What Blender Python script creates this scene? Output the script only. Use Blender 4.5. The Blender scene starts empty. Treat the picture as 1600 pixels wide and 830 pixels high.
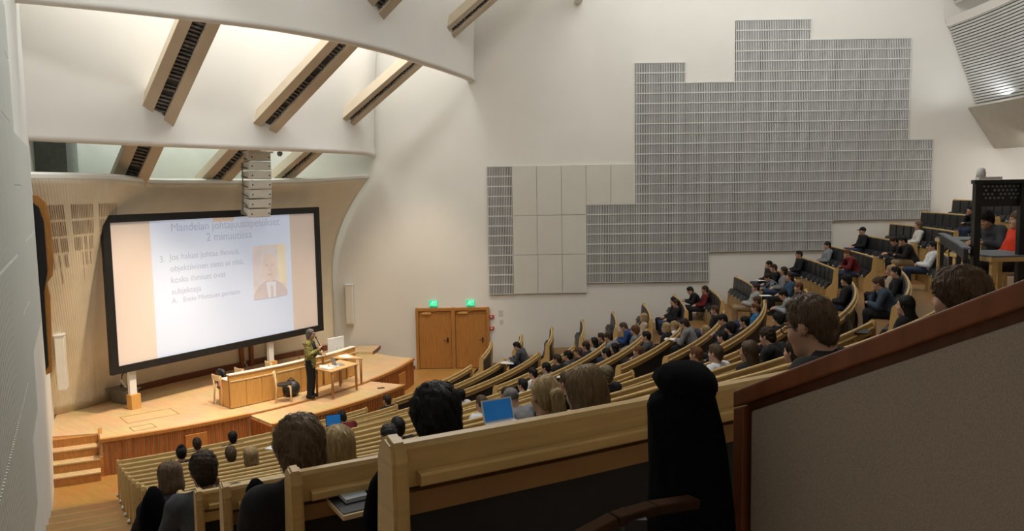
import bpy, bmesh, math, random
import numpy as np
from mathutils import Vector, Matrix

random.seed(7)
RNG = np.random.default_rng(7)
scene = bpy.context.scene
COL = scene.collection
ZC = 6.34                      # eye height above the lowest floor
O = (-14.55, 28.08)            # the point all rows, stage edge and light baffles are struck from
R0, DR = 13.77, 1.06           # radius of the first row, row spacing
rad = math.radians

# ------------------------------------------------------------------ camera
cam_d = bpy.data.cameras.new('camera'); cam = bpy.data.objects.new('camera', cam_d); COL.objects.link(cam)
cam_d.sensor_width = 36.0; cam_d.lens = 1275.9/1600*36.0; cam_d.clip_start = 0.05; cam_d.clip_end = 200
_p, _r = rad(5.469), rad(0.943)
_F = Vector((0, math.cos(_p), -math.sin(_p))); _U = Vector((0, math.sin(_p), math.cos(_p))); _R = Vector((1, 0, 0))
_R2 = _R*math.cos(_r) - _U*math.sin(_r); _U2 = _R*math.sin(_r) + _U*math.cos(_r)
_M = Matrix((_R2, _U2, -_F)).transposed().to_4x4(); _M.translation = (0, 0, ZC)
cam.matrix_world = _M
scene.camera = cam

# ------------------------------------------------------------------ world, exposure
world = bpy.data.worlds.new('world'); scene.world = world; world.use_nodes = True
world.node_tree.nodes['Background'].inputs[0].default_value = (0.75, 0.82, 0.9, 1)
world.node_tree.nodes['Background'].inputs[1].default_value = 0.02
scene.view_settings.view_transform = 'Standard'; scene.view_settings.look = 'None'
scene.view_settings.gamma = 1.0; scene.view_settings.use_curve_mapping = False
scene.view_settings.exposure = 0.0
scene.cycles.use_denoising = True
scene.cycles.max_bounces = 6; scene.cycles.diffuse_bounces = 4; scene.cycles.glossy_bounces = 2
scene.cycles.sample_clamp_indirect = 4.0

def pol(r, th, z=0.0):
    return Vector((O[0] + r*math.cos(rad(th)), O[1] + r*math.sin(rad(th)), z))

# ------------------------------------------------------------------ lamps
def area(name, pos, target, sx, sy, power, color):
    d = bpy.data.lights.new(name, 'AREA'); d.shape = 'RECTANGLE'; d.size = sx; d.size_y = sy
    d.energy = power; d.color = color
    o = bpy.data.objects.new(name, d); COL.objects.link(o); o.location = pos
    o.rotation_euler = (Vector(target) - Vector(pos)).to_track_quat('-Z', 'Y').to_euler()
    return o
def spot(name, pos, target, power, color, cone=60):
    d = bpy.data.lights.new(name, 'SPOT'); d.energy = power; d.color = color; d.spot_size = math.radians(cone); d.spot_blend = 0.7; d.shadow_soft_size = 0.25
    o = bpy.data.objects.new(name, d); COL.objects.link(o); o.location = pos
    o.rotation_euler = (Vector(target) - Vector(pos)).to_track_quat('-Z', 'Y').to_euler()
    return o
COOL = (0.96, 0.975, 0.95); NEUT = (1.0, 0.97, 0.92); WARM = (1.0, 0.80, 0.56)
# daylight falling through the roof slots between the baffles
for th in (-57, -36, -14):
    area('skylight_or_fill_lamp', pol(12.0, th, ZC+6.6), pol(10.2, th, ZC+2.0), 4.0, 1.0, 150, COOL)
for th in (-52, -26, -8):
    area('skylight_or_fill_lamp', pol(16.2, th, ZC+8.2), pol(13.4, th, ZC+4.6), 5.0, 1.2, 72, COOL)
for th in (-50, -20):
    area('skylight_or_fill_lamp', pol(7.1, th, ZC+3.4), pol(5.6, th, ZC+1.4), 4.0, 0.6, 95, (0.93, 1.0, 0.95))
# roof slots over the seats, throwing light on the panelled side wall
for r_ in (19.0, 23.5, 27.5):
    area('skylight_or_fill_lamp', pol(r_, -14, ZC+8.8), pol(r_+1.0, 0, ZC+2.5), 4.0, 1.5, 190, COOL)
for th in (-2.5, -7.5, -12.5, -17.5):
    area('cove_lamp', pol(30.05, th, ZC+2.60), pol(29.75, th+0.6, ZC+5.0), 0.5, 2.2, 14, (0.95, 0.98, 1.0))
area('skylight_or_fill_lamp', pol(32.3, -6, ZC+1.0), pol(33.0, -4, ZC-0.4), 4.0, 0.6, 90, (1.0, 0.98, 0.95))
# fill lamps added above the seats to lift the audience
for r_, th, pw in ((19.5, -46, 85), (24.5, -28, 100), (25.5, -52, 42), (29.5, -20, 90)):
    area('fill_lamp', pol(r_, th, ZC+8.9), pol(r_+0.8, th-2, 0), 3.0, 1.5, pw, (1.0, 0.96, 0.90))
area('fill_lamp', (-0.5, -1.3, ZC+3.0), (0.8, 1.3, ZC-0.8), 1.0, 0.6, 9, (1.0, 0.95, 0.88))  # unseen fill added behind the viewpoint to brighten the parapet fabric
area('skylight_or_fill_lamp', pol(17.5, -52, ZC+8.8), pol(17.5, -66, ZC-1.0), 3.0, 1.5, 300, COOL)  # added fill washing the left wall
area('skylight_or_fill_lamp', pol(22.5, -50, ZC+7.8), pol(20.0, -65, ZC-1.0), 3.0, 1.2, 420, COOL)  # second added fill, for the lower left wall panels
# warm spots over the stage
for th, tt in ((-48, -56), (-38, -42), (-25, -22)):
    spot('stage_lamp', pol(12.75, th, ZC+3.75), pol(9.9, tt, 0.9), 2900, WARM, 52)
spot('stage_lamp', pol(12.4, -12, ZC+3.9), pol(11.3, -7, 0.5), 900, WARM, 60)

# ------------------------------------------------------------------ materials
MATS = {}
def mat(name, rgb, rough=0.6, var=0.12, scale=8.0, stretch=(1, 1, 1), bump=0.0, metal=0.0, emit=None, coord='Object', spec=0.4):
    if name in MATS: return MATS[name]
    m = bpy.data.materials.new(name); m.use_nodes = True; nt = m.node_tree; N = nt.nodes; L = nt.links
    b = N['Principled BSDF']; b.inputs['Roughness'].default_value = rough; b.inputs['Metallic'].default_value = metal
    b.inputs['Specular IOR Level'].default_value = spec
    tc = N.new('ShaderNodeTexCoord'); mp = N.new('ShaderNodeMapping'); mp.inputs['Scale'].default_value = stretch
    nz = N.new('ShaderNodeTexNoise'); nz.inputs['Scale'].default_value = scale; nz.inputs['Detail'].default_value = 4
    L.new(tc.outputs[coord], mp.inputs['Vector']); L.new(mp.outputs['Vector'], nz.inputs['Vector'])
    rp = N.new('ShaderNodeValToRGB')
    rp.color_ramp.elements[0].position = 0.3; rp.color_ramp.elements[1].position = 0.7
    rp.color_ramp.elements[0].color = tuple(c*(1-var) for c in rgb) + (1,)
    rp.color_ramp.elements[1].color = tuple(min(1, c*(1+var)) for c in rgb) + (1,)
    L.new(nz.outputs['Fac'], rp.inputs['Fac']); L.new(rp.outputs['Color'], b.inputs['Base Color'])
    if bump:
        bp = N.new('ShaderNodeBump'); bp.inputs['Strength'].default_value = bump; bp.inputs['Distance'].default_value = 0.01
        L.new(nz.outputs['Fac'], bp.inputs['Height']); L.new(bp.outputs['Normal'], b.inputs['Normal'])
    if emit:
        L.new(rp.outputs['Color'], b.inputs['Emission Color']); b.inputs['Emission Strength'].default_value = emit
    MATS[name] = m
    return m

def ribbed_mat(name, rgb, pitch_scale, depth=0.3, axis='X'):
    """plaster with fine vertical ribs (relief only)"""
    m = mat(name, rgb, 0.7, 0.04, 2.0)
    nt = m.node_tree; N = nt.nodes; L = nt.links; b = N['Principled BSDF']
    wv = N.new('ShaderNodeTexWave'); wv.bands_direction = axis; wv.inputs['Scale'].default_value = pitch_scale
    uv = N.new('ShaderNodeUVMap'); L.new(uv.outputs[0], wv.inputs['Vector'])
    bp = N.new('ShaderNodeBump'); bp.inputs['Strength'].default_value = depth; bp.inputs['Distance'].default_value = 0.02
    L.new(wv.outputs['Fac'], bp.inputs['Height']); L.new(bp.outputs['Normal'], b.inputs['Normal'])
    return m

def parquet_mat(name, a, c, rough=0.35, rot=0.6):
    m = bpy.data.materials.new(name); m.use_nodes = True; nt = m.node_tree; N = nt.nodes; L = nt.links
    b = N['Principled BSDF']; b.inputs['Roughness'].default_value = rough
    tc = N.new('ShaderNodeTexCoord'); mp = N.new('ShaderNodeMapping'); mp.inputs['Rotation'].default_value = (0, 0, rot)
    br = N.new('ShaderNodeTexBrick'); br.inputs['Scale'].default_value = 1.0
    br.inputs['Brick Width'].default_value = 0.45; br.inputs['Row Height'].default_value = 0.075
    br.inputs['Mortar Size'].default_value = 0.002; br.inputs['Color1'].default_value = a + (1,); br.inputs['Color2'].default_value = c + (1,)
    br.inputs['Mortar'].default_value = tuple(x*0.55 for x in a) + (1,)
    nz = N.new('ShaderNodeTexNoise'); nz.inputs['Scale'].default_value = 1.3
    mx = N.new('ShaderNodeMixRGB'); mx.blend_type = 'MULTIPLY'; mx.inputs[0].default_value = 0.35
    L.new(tc.outputs['Object'], mp.inputs[0]); L.new(mp.outputs[0], br.inputs[0]); L.new(tc.outputs['Object'], nz.inputs[0])
    L.new(br.outputs[0], mx.inputs[1]); L.new(nz.outputs['Color'], mx.inputs[2]); L.new(mx.outputs[0], b.inputs['Base Color'])
    MATS[name] = m
    return m

BIRCH = mat('birch', (0.62, 0.415, 0.165), 0.42, 0.10, 5, (1, 1, 12))
BIRCH_PALE = mat('birch_pale', (0.74, 0.56, 0.33), 0.45, 0.07, 5, (1, 1, 12))
OAK = mat('oak', (0.42, 0.185, 0.045), 0.42, 0.16, 4, (9, 9, 0.6))
DESK = mat('desk_veneer', (0.60, 0.33, 0.10), 0.42, 0.10, 4, (8, 8, 0.7))
DARKWOOD = mat('dark_wood', (0.16, 0.055, 0.022), 0.45, 0.2, 4, (8, 8, 0.8))
REDWOOD = mat('stained_wood', (0.23, 0.075, 0.03), 0.4, 0.18, 5, (6, 6, 1))
STAGE_EDGE = mat('stage_edge_wood', (0.48, 0.21, 0.055), 0.45, 0.15, 6, (4, 4, 1))
STAGE_SLAT = mat('stage_slat_wood', (0.36, 0.12, 0.03), 0.5, 0.3, 3, (5, 5, 0.4))
STAGE_TOP = parquet_mat('stage_parquet', (0.78, 0.55, 0.30), (0.72, 0.49, 0.26), 0.4, 0.72)
FLOOR = parquet_mat('floor_parquet', (0.52, 0.27, 0.075), (0.46, 0.23, 0.06), 0.35, 0.72)
TIER = parquet_mat('terrace_parquet', (0.40, 0.21, 0.07), (0.35, 0.18, 0.055), 0.5, 0.3)
WHITE_WALL = mat('white_plaster', (0.76, 0.735, 0.68), 0.8, 0.02, 1.0, bump=0.02)
LEFT_WALL = mat('white_plaster_side', (0.70, 0.71, 0.68), 0.8, 0.03, 1.0)
BAFFLE = mat('baffle_plaster', (0.78, 0.75, 0.70), 0.8, 0.02, 0.8)
BEAM = mat('beam_paint', (0.62, 0.52, 0.39), 0.6, 0.05, 2.0)
BEAM_SLOT = mat('beam_slot', (0.05, 0.05, 0.055), 0.6, 0.3, 6.0)
BEAM_SLAT = mat('beam_slat_metal', (0.16, 0.155, 0.15), 0.5, 0.5, 9.0)
SLAT = mat('panel_slat', (0.66, 0.655, 0.63), 0.6, 0.05, 3.0)
SLAT_BACK = mat('panel_cavity', (0.10, 0.10, 0.105), 0.8, 0.1, 3.0)
PLAIN_PANEL = mat('plain_panel', (0.66, 0.64, 0.57), 0.65, 0.02, 2.0)
GREY_PANEL = mat('grey_panel', (0.68, 0.70, 0.66), 0.65, 0.04, 3.0, (14, 14, 0.6))
SHELL = ribbed_mat('ribbed_shell', (0.70, 0.62, 0.47), 95.0, 0.25)
SHELL_LIP = mat('shell_lip', (0.82, 0.80, 0.74), 0.6, 0.02, 2.0)
SLOT_SHADE = mat('shell_slot', (0.26, 0.19, 0.13), 0.8, 0.15, 5.0)
BLACK = mat('black_paint', (0.012, 0.012, 0.013), 0.5, 0.2, 6.0)
LEATHER = mat('black_leather', (0.022, 0.023, 0.026), 0.45, 0.25, 30.0, bump=0.05)
BENCH_BACK = mat('bench_back_board', (0.02, 0.018, 0.018), 0.6, 0.2, 6.0)
CHROME = mat('chrome', (0.7, 0.7, 0.7), 0.15, 0.02, 3, metal=1.0)
PLATE = mat('number_plate', (0.75, 0.75, 0.72), 0.4, 0.05, 6.0)
CANVAS = mat('linen_fabric', (0.42, 0.355, 0.285), 0.9, 0.16, 420.0, (1.0, 1.0, 0.6), bump=0.15)
SPEAKER = mat('speaker_paint', (0.72, 0.69, 0.62), 0.55, 0.03, 4.0)
GREY_PLASTIC = mat('grey_plastic', (0.16, 0.15, 0.13), 0.6, 0.1, 5.0)
LIGHT_PLASTIC = mat('light_plastic', (0.72, 0.73, 0.75), 0.4, 0.03, 5.0)
PAPER = mat('paper', (0.82, 0.82, 0.80), 0.8, 0.03, 6.0)
GREY_TOP = mat('grey_linoleum', (0.13, 0.15, 0.18), 0.5, 0.08, 8.0)
RED = mat('red_paint', (0.55, 0.05, 0.03), 0.5, 0.08, 8.0)
EXIT_GREEN = mat('exit_sign_glow', (0.0, 0.50, 0.22), 0.5, 0.03, 3.0, emit=1.0)
EXIT_WHITE = mat('exit_pictogram_glow', (0.75, 1.0, 0.9), 0.5, 0.02, 3.0, emit=1.0)
SCREEN_SIDE = mat('screen_side_field', (0.66, 0.56, 0.50), 0.8, 0.01, 0.6, emit=0.24)  # white cloth; the light falling on it is put into beige tint and glow
SLIDE = mat('slide_projection', (0.52, 0.58, 0.71), 0.8, 0.01, 0.5, emit=0.47)
SLIDE_TEXT = mat('slide_lettering', (0.40, 0.43, 0.52), 0.8, 0.02, 3.0, emit=0.40)
LAPTOP_BLUE = mat('laptop_screen_blue', (0.01, 0.12, 0.34), 0.4, 0.1, 3.0, emit=0.35)

# ------------------------------------------------------------------ object helpers
WL = {}
def wloc(o): return WL.get(o.name, Vector((0, 0, 0)))

class MB:
    def __init__(s): s.v = []; s.f = []
    def add(s, vs, fs):
        n = len(s.v); s.v.extend([tuple(v) for v in vs]); s.f.extend([tuple(i+n for i in f) for f in fs]); return s
    def box(s, c, size, M=None):
        x, y, z = size[0]/2, size[1]/2, size[2]/2
        vs = [Vector((sx*x, sy*y, sz*z)) for sz in (-1, 1) for sy in (-1, 1) for sx in (-1, 1)]
        vs = [(M @ v if M else v) + Vector(c) for v in vs]
        return s.add(vs, [(0, 2, 3, 1), (4, 5, 7, 6), (0, 1, 5, 4), (2, 6, 7, 3), (0, 4, 6, 2), (1, 3, 7, 5)])
    def boxr(s, c, size, deg):          # rotated about z
        return s.box(c, size, Matrix.Rotation(rad(deg), 3, 'Z'))
    def boxd(s, a, b, w, h):            # bar from a to b
        a, b = Vector(a), Vector(b); d = (b-a); L_ = d.length; d.normalize()
        up = Vector((0, 0, 1)) if abs(d.z) < 0.95 else Vector((1, 0, 0))
        x = d.cross(up).normalized(); y = x.cross(d)
        M = Matrix((x, d, y)).transposed()
        return s.box((a+b)/2, (w, L_, h), M)
    def prism(s, pts, off):             # closed polygon of 3D points extruded by off
        n = len(pts); off = Vector(off)
        vs = [Vector(p) for p in pts] + [Vector(p)+off for p in pts]
        fs = [tuple(range(n))[::-1], tuple(range(n, 2*n))] + [(i, (i+1) % n, n+(i+1) % n, n+i) for i in range(n)]
        return s.add(vs, fs)
    def tube(s, pts, rads, n=8):
        rings = []
        for i, p in enumerate(pts):
            p = Vector(p)
            d = (Vector(pts[min(i+1, len(pts)-1)]) - Vector(pts[max(i-1, 0)])).normalized()
            up = Vector((0, 0, 1)) if abs(d.z) < 0.9 else Vector((1, 0, 0))
            x = d.cross(up).normalized(); y = d.cross(x)
            r = rads[i] if hasattr(rads, '__len__') else rads
            rings.append([p + x*(r*math.cos(2*math.pi*k/n)) + y*(r*math.sin(2*math.pi*k/n)) for k in range(n)])
        vs = [v for rg in rings for v in rg]; fs = []
        for i in range(len(rings)-1):
            for k in range(n):
                fs.append((i*n+k, i*n+(k+1) % n, (i+1)*n+(k+1) % n, (i+1)*n+k))
        fs.append(tuple(range(n))); fs.append(tuple(range((len(rings)-1)*n, len(rings)*n))[::-1])
        return s.add(vs, fs)
    def sphere(s, c, r, n=10, m=7, zs=1.0):
        vs = [(c[0], c[1], c[2]+r*zs)]; fs = []
        for i in range(1, m):
            a = math.pi*i/m
            for k in range(n):
                b = 2*math.pi*k/n
                vs.append((c[0]+r*math.sin(a)*math.cos(b), c[1]+r*math.sin(a)*math.sin(b), c[2]+r*zs*math.cos(a)))
        vs.append((c[0], c[1], c[2]-r*zs))
        for k in range(n): fs.append((0, 1+k, 1+(k+1) % n))
        for i in range(m-2):
            for k in range(n):
                fs.append((1+i*n+k, 1+(i+1)*n+k, 1+(i+1)*n+(k+1) % n, 1+i*n+(k+1) % n))
        e = len(vs)-1
        for k in range(n): fs.append((e, 1+(m-2)*n+(k+1) % n, 1+(m-2)*n+k))
        return s.add(vs, fs)
    def arc(s, prof, rf, t0, t1, n, zf=None):
        """sweep a closed (dr, z) profile along the arc th=t0..t1; rf radius or function of th"""
        m = len(prof); vs = []; fs = []
        for i in range(n+1):
            t = t0+(t1-t0)*i/n; r = rf(t) if callable(rf) else rf; dz = zf(t) if zf else 0
            for (dr, z) in prof: vs.append(pol(r+dr, t, z+dz))
        for i in range(n):
            for k in range(m):
                fs.append((i*m+k, i*m+(k+1) % m, (i+1)*m+(k+1) % m, (i+1)*m+k))
        fs.append(tuple(range(m))[::-1]); fs.append(tuple(range(n*m, (n+1)*m)))
        return s.add(vs, fs)
    def mesh(s, name, smooth=False, base=Vector((0, 0, 0)), recalc=True):
        me = bpy.data.meshes.new(name)
        me.from_pydata([(v[0]-base[0], v[1]-base[1], v[2]-base[2]) for v in s.v], [], s.f)
        if recalc:
            bm = bmesh.new(); bm.from_mesh(me); bmesh.ops.recalc_face_normals(bm, faces=bm.faces); bm.to_mesh(me); bm.free()
        if smooth:
            me.polygons.foreach_set('use_smooth', [True]*len(me.polygons))
        me.update()
        return me
    def build(s, name, m, parent=None, smooth=False, local=False, bevel=0.0):
        base = Vector((0, 0, 0)) if (local or parent is None) else wloc(parent)
        me = s.mesh(name, smooth, base); me.materials.append(m)
        o = bpy.data.objects.new(name, me); COL.objects.link(o)
        if parent is not None: o.parent = parent; WL[o.name] = base.copy()
        if bevel:
            md = o.modifiers.new('bevel', 'BEVEL'); md.width = bevel; md.segments = 2; md.limit_method = 'ANGLE'
        return o

def thing(name, label, cat, loc=(0, 0, 0), rot=0.0, group=None):
    o = bpy.data.objects.new(name, None); COL.objects.link(o); o.location = loc; o.rotation_euler = (0, 0, rot)
    o.empty_display_size = 0.1
    o['label'] = label; o['category'] = cat
    if group: o['group'] = group
    WL[o.name] = Vector(loc)
    return o
def tag(o, label, cat, group=None):
    o['label'] = label; o['category'] = cat
    if group: o['group'] = group
    return o
def struct(o): o['kind'] = 'structure'; return o
def inst(name, me, parent, loc, rotz=0.0, m=None):
    o = bpy.data.objects.new(name, me); COL.objects.link(o); o.parent = parent
    o.location = loc; o.rotation_euler = (0, 0, rotz)
    if m is not None:
        o.material_slots[0].link = 'OBJECT'; o.material_slots[0].material = m
    return o
def lerp_table(tab):
    xs = [a for a, b in tab]; ys = [b for a, b in tab]
    def fn(t): return float(np.interp(t, xs, ys))
    def sm(t): return (fn(t-3)+fn(t-1.5)+fn(t)*2+fn(t+1.5)+fn(t+3))/6
    return sm
ORD = ['first', 'second', 'third', 'fourth', 'fifth', 'sixth', 'seventh', 'eighth', 'ninth', 'tenth', 'eleventh', 'twelfth',
       'thirteenth', 'fourteenth', 'fifteenth', 'sixteenth']

# ================================================================== SETTING
def ztop(r): return -5.34 + 0.2109*(r-R0) + 0.00528*(r-R0)**2 + ZC
BENCH_H = 1.02
def row_r(i): return R0 + DR*i
def row_floor(i): return max(0.0, ztop(row_r(i)) - BENCH_H)
# side wall on the left: straight line A-B in plan
LA = Vector((-11.5, 19.98)); LD = Vector((0.4706, -0.8824)); LN = Vector((0.8824, 0.4706))
def left_theta(r):
    w = LA - Vector(O); b = w.dot(LD); c = w.length_squared - r*r
    s = -b + math.sqrt(max(0, b*b-c)); p = LA + LD*s - Vector(O)
    return math.degrees(math.atan2(p.y, p.x))
def lw(s, z, out=0.0):
    p = LA + LD*s + LN*out
    return Vector((p.x, p.y, z))

# floor and terraces
mb = MB(); mb.arc([(-9.5, -0.2), (0, -0.2), (0, 0), (-9.5, 0)], R0+0.05, -69, 1.6, 40)
floor = struct(mb.build('floor', FLOOR))
for i in range(1, 17):
    r0 = row_r(i-1)+0.05; r1 = row_r(i)+0.05 if i < 16 else row_r(i)+1.4
    z = row_floor(i); zb = row_floor(i-1)-0.4
    mb = MB(); t0 = left_theta((r0+r1)/2)-0.25
    mb.arc([(0, zb), (r1-r0, zb), (r1-r0, z), (0, z)], r0, t0, 0.75, 48)
    mb.build('terrace_step', TIER, floor)
    if i <= 12:   # half step in the aisle along the side wall
        zh = (row_floor(i-1)+z)/2
        mb = MB(); mb.arc([(-0.42, zb+0.3), (0.0, zb+0.3), (0.0, zh), (-0.42, zh)], r0, t0+0.1, -61.95, 4)
        mb.build('aisle_step', FLOOR, floor)

# right wall with the stepped field of slatted acoustic panels
WY = 28.42
mb = MB(); mb.box(((-16+22)/2, WY+0.15, ZC+0.9), (38, 0.3, 15.4))
wall_right = struct(mb.build('wall_right', WHITE_WALL))
PX0, PZ0, PW, PH = -0.81, ZC-3.72, 0.8547, 0.3425
def slat_mesh():
    m = MB(); w = PW-0.005; h = PH
    m.box((w/2, 0, h-0.013), (w, 0.05, 0.026)); m.box((w/2, 0, 0.006), (w, 0.05, 0.012))
    n = 15
    for k in range(n):
        m.box((w*(k+0.5)/n, 0.004, h/2), (0.027, 0.034, h-0.03))
    return m.mesh('slat_panel')
def slat_meshes():
    me = slat_mesh(); me.materials.append(SLAT); return me
SLATM = slat_meshes()
mb = MB(); PLAINM = {}
region = {0: (0, 13), 4: (1, 9), 5: (1, 9), 6: (1, 23), 7: (1, 23), 8: (1, 21), 9: (4, 21), 10: (4, 27), 11: (4, 27), 12: (4, 27),
          13: (4, 25), 14: (7, 25), 15: (7, 25), 16: (7, 25), 17: (7, 15)}
back = MB()
for k, (a, b) in region.items():
    back.box((PX0+PW*(k+0.5), WY-0.012, PZ0+PH*(a+b)/2), (PW-0.004, 0.02, PH*(b-a)-0.01))
    for j in range(a, b):
        o = inst('slat_panel', SLATM, wall_right, (PX0+PW*k+0.002, WY-0.055+random.uniform(-0.004, 0.004), PZ0+PH*j))
back.build('panel_cavity', SLAT_BACK, wall_right)
def plain(k, a, b):
    m = MB(); m.box((PX0+PW*(k+0.5), WY-0.035, PZ0+PH*(a+b)/2), (PW-0.012, 0.07, PH*(b-a)-0.012))
    m.build('plain_panel', PLAIN_PANEL, wall_right)
for k in (1, 2, 3):
    for a, b in ((0, 4), (4, 8), (8, 13)): plain(k, a, b)
for k in (4, 5): plain(k, 9, 13)

# left wall with its own grey panels
mb = MB(); mb.prism([lw(-4, -0.3), lw(24.5, -0.3), lw(24.5, 16), lw(-4, 16)], (-LN.x*0.3, -LN.y*0.3, 0))
wall_left = struct(mb.build('wall_left', LEFT_WALL))
def lpanel(s0, s1, z0, z1):
    m = MB(); m.prism([lw(s0+.001, z0+.003, -0.01), lw(s1-.001, z0+.003, -0.01), lw(s1-.001, z1-.003, -0.01), lw(s0+.001, z1-.003, -0.01)], (LN.x*0.06, LN.y*0.06, 0))
    # vertical ribs on the panel face
    n = 9
    for q in range(n):
        a = s0+(s1-s0)*(q+0.25)/n; b = s0+(s1-s0)*(q+0.6)/n
        m.prism([lw(a, z0+.02, 0.05), lw(b, z0+.02, 0.05), lw(b, z1-.02, 0.05), lw(a, z1-.02, 0.05)], (LN.x*0.02, LN.y*0.02, 0))
    m.build('grey_panel', GREY_PANEL, wall_left)
for c in range(12):
    s0 = 5.3+0.86*c
    lo = ZC-2.4 if c < 4 else (ZC-3.3 if c < 6 else ZC-4.2)
    z = lo; top = ZC+0.9 if c < 5 else ZC+2.6
    while z < top-0.3:
        z1 = min(z+1.72, top); lpanel(s0, s0+0.86, z, z1); z = z1

# rear wall with the slatted bands and the bulkhead under the roof
mb = MB(); mb.arc([(0, -0.5), (0.3, -0.5), (0.3, 16), (0, 16)], 33.4, -66, 1.0, 50)
wall_back = struct(mb.build('wall_back', WHITE_WALL))
mb = MB()
def band(mb, r0, z0, r1, z1, t0, t1, n):
    for k in range(n):
        f = k/n; r = r0+(r1-r0)*f; z = z0+(z1-z0)*f; g = (k+0.62)/n; rr = r0+(r1-r0)*g; zz = z0+(z1-z0)*g
        mb.arc([(0, z), (rr-r, zz), (rr-r+0.05, zz), (0.05, z)], r, t0, t1, 14)
band(mb, 30.57, ZC+2.53, 29.5, ZC+5.25, -38, 0.55, 30)
o = mb.build('slatted_band', SLAT, wall_back); o['kind'] = 'stuff'
mb = MB(); mb.arc([(0.06, ZC+2.53), (0.10, ZC+2.53), (-0.97, ZC+5.3), (-1.01, ZC+5.3)], 30.6, -38, 0.6, 24)
mb.build('band_backing', mat('band_backing', (0.28, 0.29, 0.29), 0.8), wall_back)
mb = MB(); band(mb, 29.7, ZC+5.95, 28.6, ZC+8.2, -38, 0.55, 22)
o = mb.build('slatted_band', SLAT, wall_back); o['kind'] = 'stuff'
mb = MB(); mb.arc([(-1.12, ZC+5.2), (-0.98, ZC+5.2), (-1.05, ZC+5.45), (-1.2, ZC+5.45)], 30.6, -38, 0.6, 24)
mb.build('band_rail', BAFFLE, wall_back)
mb = MB(); mb.arc([(0, ZC+2.47), (0.96, ZC+1.06), (1.3, ZC+1.06), (1.3, ZC+2.2), (0.2, ZC+2.55)], 30.3, -38, 0.6, 24)
mb.build('bulkhead', mat('bulkhead_paint', (0.56, 0.53, 0.46), 0.8, 0.04, 4), wall_back)
mb = MB(); mb.boxr(pol(29.9, -12.4, ZC+4.9), (0.35, 0.18, 2.6), -12); mb.build('band_post', BAFFLE, wall_back)

# stage: platform, apron, face slats, steps
prof = []
pts = [pol(11.43, t, 0.0) for t in np.linspace(-62.8, -9.3, 40)] + [pol(10.5, -7.5, 0), pol(9.35, -2.2, 0), pol(9.0, -0.3, 0)]
pts += [pol(5.6, t, 0.0) for t in np.linspace(-2, -71, 24)] + [pol(10.62, -68.5, 0), pol(10.85, -62.8, 0)]
mb = MB(); mb.prism(pts, (0, 0, 0.84))
stage = struct(mb.build('floor_stage', STAGE_TOP))
mb = MB(); mb.arc([(0, 0.0), (1.16, 0.0), (1.16, 0.80), (0, 0.80)], 11.44, -45.8, -24.8, 26)
mb.build('apron', STAGE_TOP, stage)
mb = MB(); mb.arc([(-0.05, 0.78), (0.05, 0.78), (0.05, 0.855), (-0.05, 0.855)], 11.43, -62.8, -46.0, 20)
mb.build('stage_nosing', STAGE_EDGE, stage)
mb = MB(); mb.arc([(-0.05, 0.78), (0.05, 0.78), (0.05, 0.855), (-0.05, 0.855)], 11.43, -24.6, -9.3, 20)
mb.build('stage_nosing', STAGE_EDGE, stage)
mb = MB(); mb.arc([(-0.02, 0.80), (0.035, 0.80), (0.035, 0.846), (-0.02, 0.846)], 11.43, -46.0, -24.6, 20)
mb.build('stage_nosing', mat('nosing_brown', (0.40, 0.20, 0.07), 0.5), stage)  # darker brown nosing line where the apron meets the stage
mb = MB(); mb.arc([(-0.05, 0.74), (0.04, 0.74), (0.04, 0.812), (-0.05, 0.812)], 12.60, -45.8, -24.8, 26)
mb.build('apron_nosing', STAGE_EDGE, stage)
mb = MB()
def face_slats(mb, r, t0, t1, ztop_):
    n = int(rad(t1-t0)*r/0.095)
    for k in range(n):
        t = t0+(t1-t0)*(k+0.5)/n
        mb.boxr(pol(r+0.012, t, ztop_/2), (0.03, 0.072, ztop_), t)
face_slats(mb, 11.43, -62.6, -46.0, 0.78); face_slats(mb, 11.43, -24.6, -9.6, 0.78); face_slats(mb, 12.60, -45.6, -25.0, 0.74)
o = mb.build('face_slats', STAGE_SLAT, stage); o['kind'] = 'stuff'
for (t, r) in ((-52.6, 11.47), (-15.5, 11.47)):
    mb = MB(); mb.boxr(pol(r, t, 0.42), (0.06, 0.5, 0.42), t); mb.build('face_hatch', STAGE_EDGE, stage)
for t in (-45.8, -24.8):
    mb = MB(); n = 10
    for k in range(n):
        p = pol(11.5+1.08*(k+0.5)/n, t+(-0.08 if t < -40 else 0.08), 0.37); mb.boxr(p, (0.085, 0.03, 0.74), t)
    o = mb.build('face_slats', STAGE_SLAT, stage); o['kind'] = 'stuff'
# steps beside the left wall
for k in range(4):
    rr = 11.76-0.30*k
    mb = MB(); mb.arc([(-0.9, 0.21*k), (0, 0.21*k), (0, 0.21*(k+1)-0.03), (-0.9, 0.21*(k+1)-0.03)], rr, -68.6, -62.9, 6)
    mb.build('step_riser', STAGE_EDGE, stage)
    if k < 3:
        mb = MB(); mb.arc([(-0.9, 0.21*(k+1)-0.03), (0.02, 0.21*(k+1)-0.03), (0.02, 0.21*(k+1)), (-0.9, 0.21*(k+1))], rr, -68.6, -62.9, 6)
        mb.build('step_tread', STAGE_TOP, stage)
mb = MB(); mb.arc([(-1.0, 0), (0.02, 0), (0.02, 0.45), (-0.55, 0.86), (-1.0, 0.86)], 11.45, -62.95, -62.55, 2)
mb.build('step_cheek', STAGE_EDGE, stage)
mb = MB(); mb.arc([(-1.0, 0.84), (0.0, 0.84), (0.0, 0.93), (-1.0, 0.93)], 9.9, -6.5, -0.2, 6)
mb.build('rear_step', STAGE_TOP, stage)
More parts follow.
